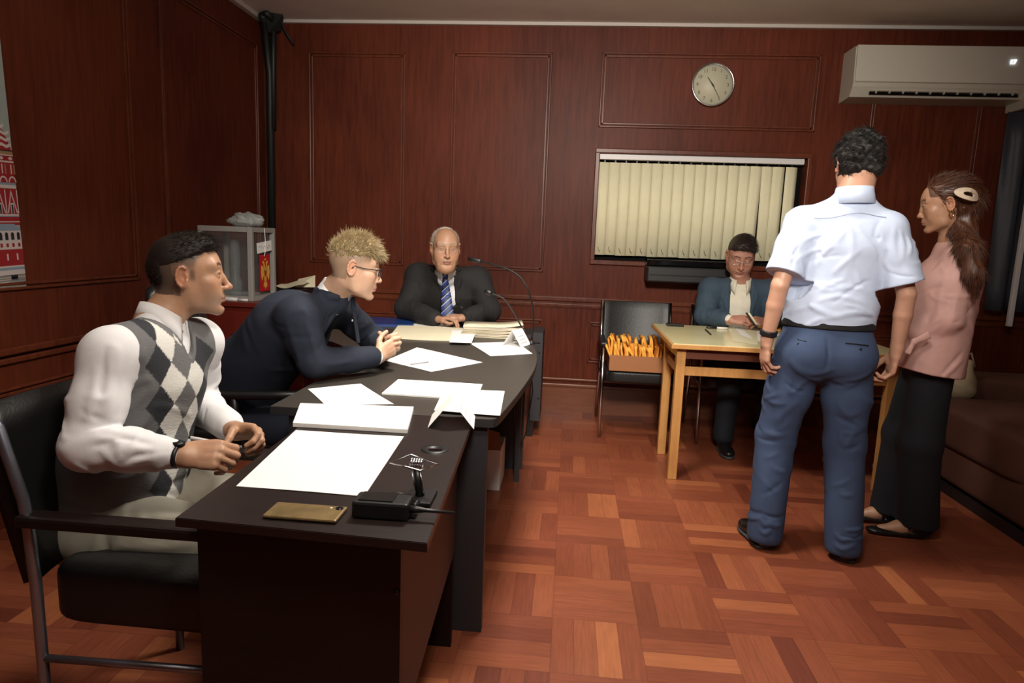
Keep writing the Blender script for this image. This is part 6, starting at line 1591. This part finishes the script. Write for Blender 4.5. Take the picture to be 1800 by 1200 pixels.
    R_ += [half(V3(0, 0, .035), (0, 0, -1), .004), half(V3(0, 0, 1.025), (0, 0, 1), .004)]
    sdf_obj('trousers', R_, .005, C_TROUB, T, disp=fold_noise(.0028, 15, 13, (1, 1, .6)))
    # back pocket welts with buttons
    for (x0, y0, x1, y1, bx_, by_) in ((1378, 580, 1415, 592, 1389, 594), (1490, 601, 1540, 604, 1518, 612)):
        pts = [project(base, p)[0]-tf.y*.003 for p in W([(x0+(x1-x0)*i/5, y0+(y1-y0)*i/5) for i in range(6)])]
        pk = MB().tube(pts, .0028, 6).out('pocket_welt', C_DARKT, T)
        c = project(base, at(bx_, by_, 2.70))[0]; MB().sphere(c-tf.y*.003, .006, 8, sc=(1, .4, 1)).out('button', C_DARKT, pk)
    bl_ = [seg(V3(1.10, 2.865, 1.028), V3(1.10, 2.865, 1.002), .182, .183, .004, d=.132, ua=tf.x), half(V3(0, 0, 1.035), (0, 0, 1), .002), half(V3(0, 0, 1.0), (0, 0, -1), .002)]
    sdf_obj('belt', bl_, .005, C_BLK, T)
    d = nrm(J['elL']-J['wrL']); c = J['wrL']+d*.038; sdf_obj('black_wristband', [seg(c-d*.03, c+d*.03, .0345, .0365, .002), half(c+d*.012, d, .003), half(c-d*.012, -d, .003)], .003, M_BLACK, T)
    shoe(T, anL+V3(.0, -.058, 0), (-.16, .97, 0)); shoe(T, anR+V3(-.015, -.060, 0), (.42, .90, 0))
man_stand()

# ================= woman in the pink blouse ========================
def woman():
    T = person('person with long brown hair and beige hair clip in a pink blouse', None)
    hd = Fr(at(1660, 360, 3.0), (-.90, .34, -.22), (-.15, 0, 1), .90)
    tf = Fr((1.66, 3.02, 1.1), (-.90, .42, 0))
    J = dict(pel=V3(1.645, 3.04, .90), mid=V3(1.632, 3.03, 1.03), chest=V3(1.642, 3.02, 1.20), shL=V3(1.630, 2.935, 1.315), shR=V3(1.700, 3.120, 1.315), neck=V3(1.635, 3.01, 1.39),
             elL=V3(1.600, 2.900, 1.050), wrL=V3(1.52, 2.96, .985), elR=V3(1.655, 3.20, 1.06), wrR=V3(1.58, 3.14, .99))
    B = head(hd, nose=.8, jaw=.9, chin=.8, brow=.4)+neckbody(hd, J['neck'], .044)+torso(J['pel'], J['mid'], J['chest'], J['shR'], J['shL'], w=(.14, .115, .13), d=(.10, .09, .10), g=-.02, neck=J['neck']-[0, 0, .02])
    hL, _ = hand(J['wrL'], (-.25, .93, -.1), (.9, .3, -.1), (0, 0, 1), ((20, 40, 30),), .85); hR, _ = hand(J['wrR'], (-.25, -.93, -.2), (.9, -.3, -.1), (0, 0, 1), ((20, 40, 30),), .85)
    B += arms_core(J, hR, hL, (.038, .032, .022))
    hp = [V3(1.630, 3.005, .87), V3(1.640, 3.10, .87)]; kn = [V3(1.625, 3.03, .48), V3(1.62, 3.17, .48)]; an = [V3(1.690, 3.09, .10), V3(1.64, 3.24, .10)]
    for a, b, c in zip(hp, kn, an): B += [seg(a, b, .065, .045, .03), seg(b, c, .042, .030, .03)]
    feet = []
    for a in an: f = Fr(V3(a[0]+.03, a[1]-.02, 0), (-.96, .10, 0)); feet.append(f); B += [f.seg((0, .03, .06), (0, .11, .045), .030, .028, .03), f.seg((0, .11, .045), (0, .19, .026), .026, .020, .03)]
    sdf_obj('body', B, .0032, SKIN_A, T, paint=face_paint(hd, (.46, .25, .15), lips=(.42, .15, .12), brow=(.07, .04, .02), hairc=(.07, .03, .015), hair_fn=lambda x, y, z: .9*(z > .04+.3*(y-.03))*(y < .06)))
    add_eyes(hd, T, gaze=(0, 1, -.4))
    MH = mat('chestnut_hair', (.085, .030, .014), .42, vary=.35, vscale=60)
    top = hd.p(0, -.055, .085)
    Hp = [hd.ell((0, -.018, .045), (.083, .102, .094), .01), half(hd.p(0, .036, .052), hd.y*.9-hd.z*.45, .012)]
    Hp += [hd.ell((0, .02, -.07), (.12, .055, .075), .01, 's'), half(hd.p(0, 0, -.05), -hd.z, .02)]
    Hp += chain([hd.p(0, -.070, .060), hd.p(0, -.095, .0), at(1690, 400, 2.98), at(1702, 440, 2.87), at(1711, 480, 2.83), at(1717, 508, 2.825)], [.045, .048, .046, .040, .030, .012], .04)
    def hdir(V, N):
        L = hd.loc(V); dn = np.clip((.05-L[:, 2])/.05, 0, 1)[:, None]
        return tang(np.tile(-hd.y*.9-hd.z*.05, (len(V), 1))*(1-dn)+V3(.05, 0, -1)*dn, N, .05)
    hair_obj('hair', Hp, .004, MH, T, hdir, disp=lambda P: .0022*np.sin((P[:, 0]*.8+P[:, 1]*.6)*230+np.sin(P[:, 2]*18)*2)*(P[:, 2] < 1.52), ln=(.03, .065), wd=.0013, curl=.16, n=3, seed=9, count=4500)
    # clip
    cc = at(1705, 341, 2.875); q = MB(); fC = Fr(cc, (.15, -.97, .1), (0, 0, 1)); out_, in_ = [], []
    for t in np.linspace(0, 2*PI, 29)[:-1]:
        out_.append(fC.p(-.053*math.cos(t), 0-.02*abs(math.cos(t))**2, .025*math.sin(t)-.010*math.cos(t))); in_.append(fC.p(-.024*math.cos(t), .001-.006*abs(math.cos(t)), .009*math.sin(t)-.004*math.cos(t)))
    n = len(out_); vo = [q.bm.verts.new(p) for p in out_]; vi = [q.bm.verts.new(p) for p in in_]
    for i in range(n): q.bm.faces.new((vo[i], vo[(i+1) % n], vi[(i+1) % n], vi[i]))
    o = q.out('hair_clip', mat('beige_clip', (.62, .50, .38), .3), T); sm = o.modifiers.new('t', 'SOLIDIFY'); sm.thickness = .006; sm.offset = 1
    q = MB(); q.tube([hd.p(-.082, -.012, -.030)+V3(0, -.002, 0)+hd.R.T @ V3(0, .008*math.cos(t), -.012+.012*math.sin(t)) for t in np.linspace(0, 2*PI, 16)[:-1]], .002, 6, closed=True); q.out('earring', mat('gold', (.8, .55, .25), .2, metal=1), T)
    # blouse
    S = [seg(V3(1.630, 3.04, .80), J['mid'], .166, .158, .01, d=.136, d2=.130, ua=tf.x), seg(J['mid'], J['chest'], .158, .155, .01, d=.130, d2=.132, ua=tf.x), seg(J['shL'], J['shR'], .046, .046, .07)]
    for s_ in ('shL', 'shR'): S.append(seg(J['neck']-[0, 0, .045], J[s_], .046, .046, .05))
    for a in ('L', 'R'):
        s, e, w_ = J['sh'+a], J['el'+a], J['wr'+a]; S += [seg(s, e, .050, .046, .04), seg(e, w_, .044, .038, .03)]
    base = list(S); W = lambda pts, Y=2.80: [at(x, y, Y) for x, y in pts]
    for pts, r, pr in ((((1690, 460), (1660, 520), (1630, 575)), .014, .006), (((1700, 500), (1680, 560), (1650, 610)), .014, .005), (((1640, 470), (1632, 520), (1622, 570)), .013, .005), (((1610, 600), (1640, 585), (1670, 560)), .013, .006)):
        S += ridge(base, W(pts), r*1.1, pr*.7, .028)
    for pts in (((1682, 470), (1655, 535), (1625, 590)),): S += ridge(base, W(pts), .009, .004, .02, 's')
    S += [half(V3(1.66, 3.0, .800), (-.12, 0, -1), .006)]
    S = S[:len(base)]+arcs(base, J['pel'], J['chest'], .16, 16, 131, .006, .012, .8, .14, 0, 1, .13, tf.x)+arcs(base, J['shL'], J['elL'], .055, 8, 133, .005, .009, 1.0, .08)+S[len(base):]
    sdf_obj('blouse', S, .0042, C_PINK, T, disp=fold_noise(.0018, 13, 14))
    kc = at(1607, 600, 2.84); q = sdf_obj('sleeve_bow', [seg(kc, kc+V3(.055, 0, .03), .010, .018, .006, d=.006, ua=(0, 0, 1)), seg(kc, kc+V3(-.02, 0, -.05), .008, .014, .006, d=.005, ua=(1, 0, 0)), ell(kc, (.012, .010, .012))], .003, C_PINK, T)
    q = MB(); q.tube([J['neck']+V3(0, 0, -.012)+tf.R.T @ V3(.052*math.cos(t), .050*math.sin(t), 0)+V3(0, 0, .008*math.sin(t)*-1) for t in np.linspace(0, 2*PI, 26)[:-1]], .004, 6, closed=True); q.out('neckline_trim', C_PINK, T)
    R_ = [seg(V3(1.64, 3.05, .93), V3(1.64, 3.05, .86), .120, .126, .05, d=.100, ua=tf.x)]
    for a, b, c in zip(hp, kn, an): R_ += [seg(a, b, .080, .085, .03), seg(b, c-[0, 0, .02], .085, .088, .03)]
    R_.append(half(V3(0, 0, .06), (0, 0, -1), .004))
    sdf_obj('trousers', R_, .007, C_DARKT, T, disp=fold_noise(.003, 12, 15))
    for f in feet:
        P = [f.seg((0, .02, .022), (0, .19, .018), .034, .036, .01, d=.020, d2=.016, ua=(1, 0, 0)), f.ell((0, .205, .020), (.036, .050, .017), .01), f.seg((0, .0, .045), (0, .04, .05), .036, .036, .015), f.ell((0, .115, .062), (.030, .038, .028), .006, 's'), half(f.p(0, 0, .001), (0, 0, -1), .001), half(f.p(0, 0, .065), (0, 0, 1), .004)]
        so = sdf_obj('shoe', P, .004, C_SHOE, T)
        q = MB(); q.tube([f.p(-.036, .075, .022), f.p(-.026, .078, .058), f.p(0, .08, .068), f.p(.026, .078, .058), f.p(.036, .075, .022)], .006, 8); q.out('strap', C_SHOE, so)
        q = MB(); q.box(f.p(-.036, .078, .040), (.014, .006, .014)); q.out('buckle', M_CHROME, so)
woman()

# white shoes below the wooden table and a beige bag by the sofa
for (px, py, lb, dr) in ((1512, 822, 'off-white slip-on shoe on the floor behind the standing man\'s legs', (-1, .1, 0)), (1604, 836, 'off-white shoe tip showing beside the right leg of the wooden table', (-1, .2, 0))):
    p = onz(px, py, 0); t_ = thing('white_shoe', lb, 'shoe', (p[0], p[1], 0)); f = Fr(V3(0, 0, 0), dr)
    P = [f.seg((0, .03, .045), (0, .15, .04), .034, .040, .02, d=.044, d2=.036, ua=(1, 0, 0)), f.ell((0, .17, .034), (.042, .055, .034), .02), half(f.p(0, 0, .010), (0, 0, -1), .001), f.ell((0, .05, .085), (.026, .055, .035), .008, 's')]
    u = sdf_obj('upper', P, .004, mat('offwhite_canvas', (.55, .50, .38), .7), t_)
    P = [f.seg((0, .03, .010), (0, .17, .010), .036, .040, .02, d=.010, d2=.010, ua=(1, 0, 0)), half(f.p(0, 0, .001), (0, 0, -1), .001)]
    sdf_obj('sole', P, .004, mat('shoe_rubber', (.45, .42, .34), .7), u)
bp = at(1688, 690, 3.98); bp[2] = .585
bag = thing('cloth_bag', 'beige cloth bag standing on the sofa seat behind the woman in pink', 'bag', tuple(bp))
P = [ell((0, 0, -.01), (.075, .06, .085), None, .02), seg((0, 0, .04), (.02, 0, .12), .055, .020, .03)]
sdf_obj('bag_body', P, .006, mat('beige_cloth', (.36, .29, .18), .8, bump=.2, bscale=90), bag, disp=fold_noise(.008, 30, 21))
MB().tube([(-.02, 0, .06), (0, .01, .15), (.04, .02, .18), (.07, .02, .10)], .006, 8).out('bag_handle', mat('beige_cloth', (.36, .29, .18)), bag)
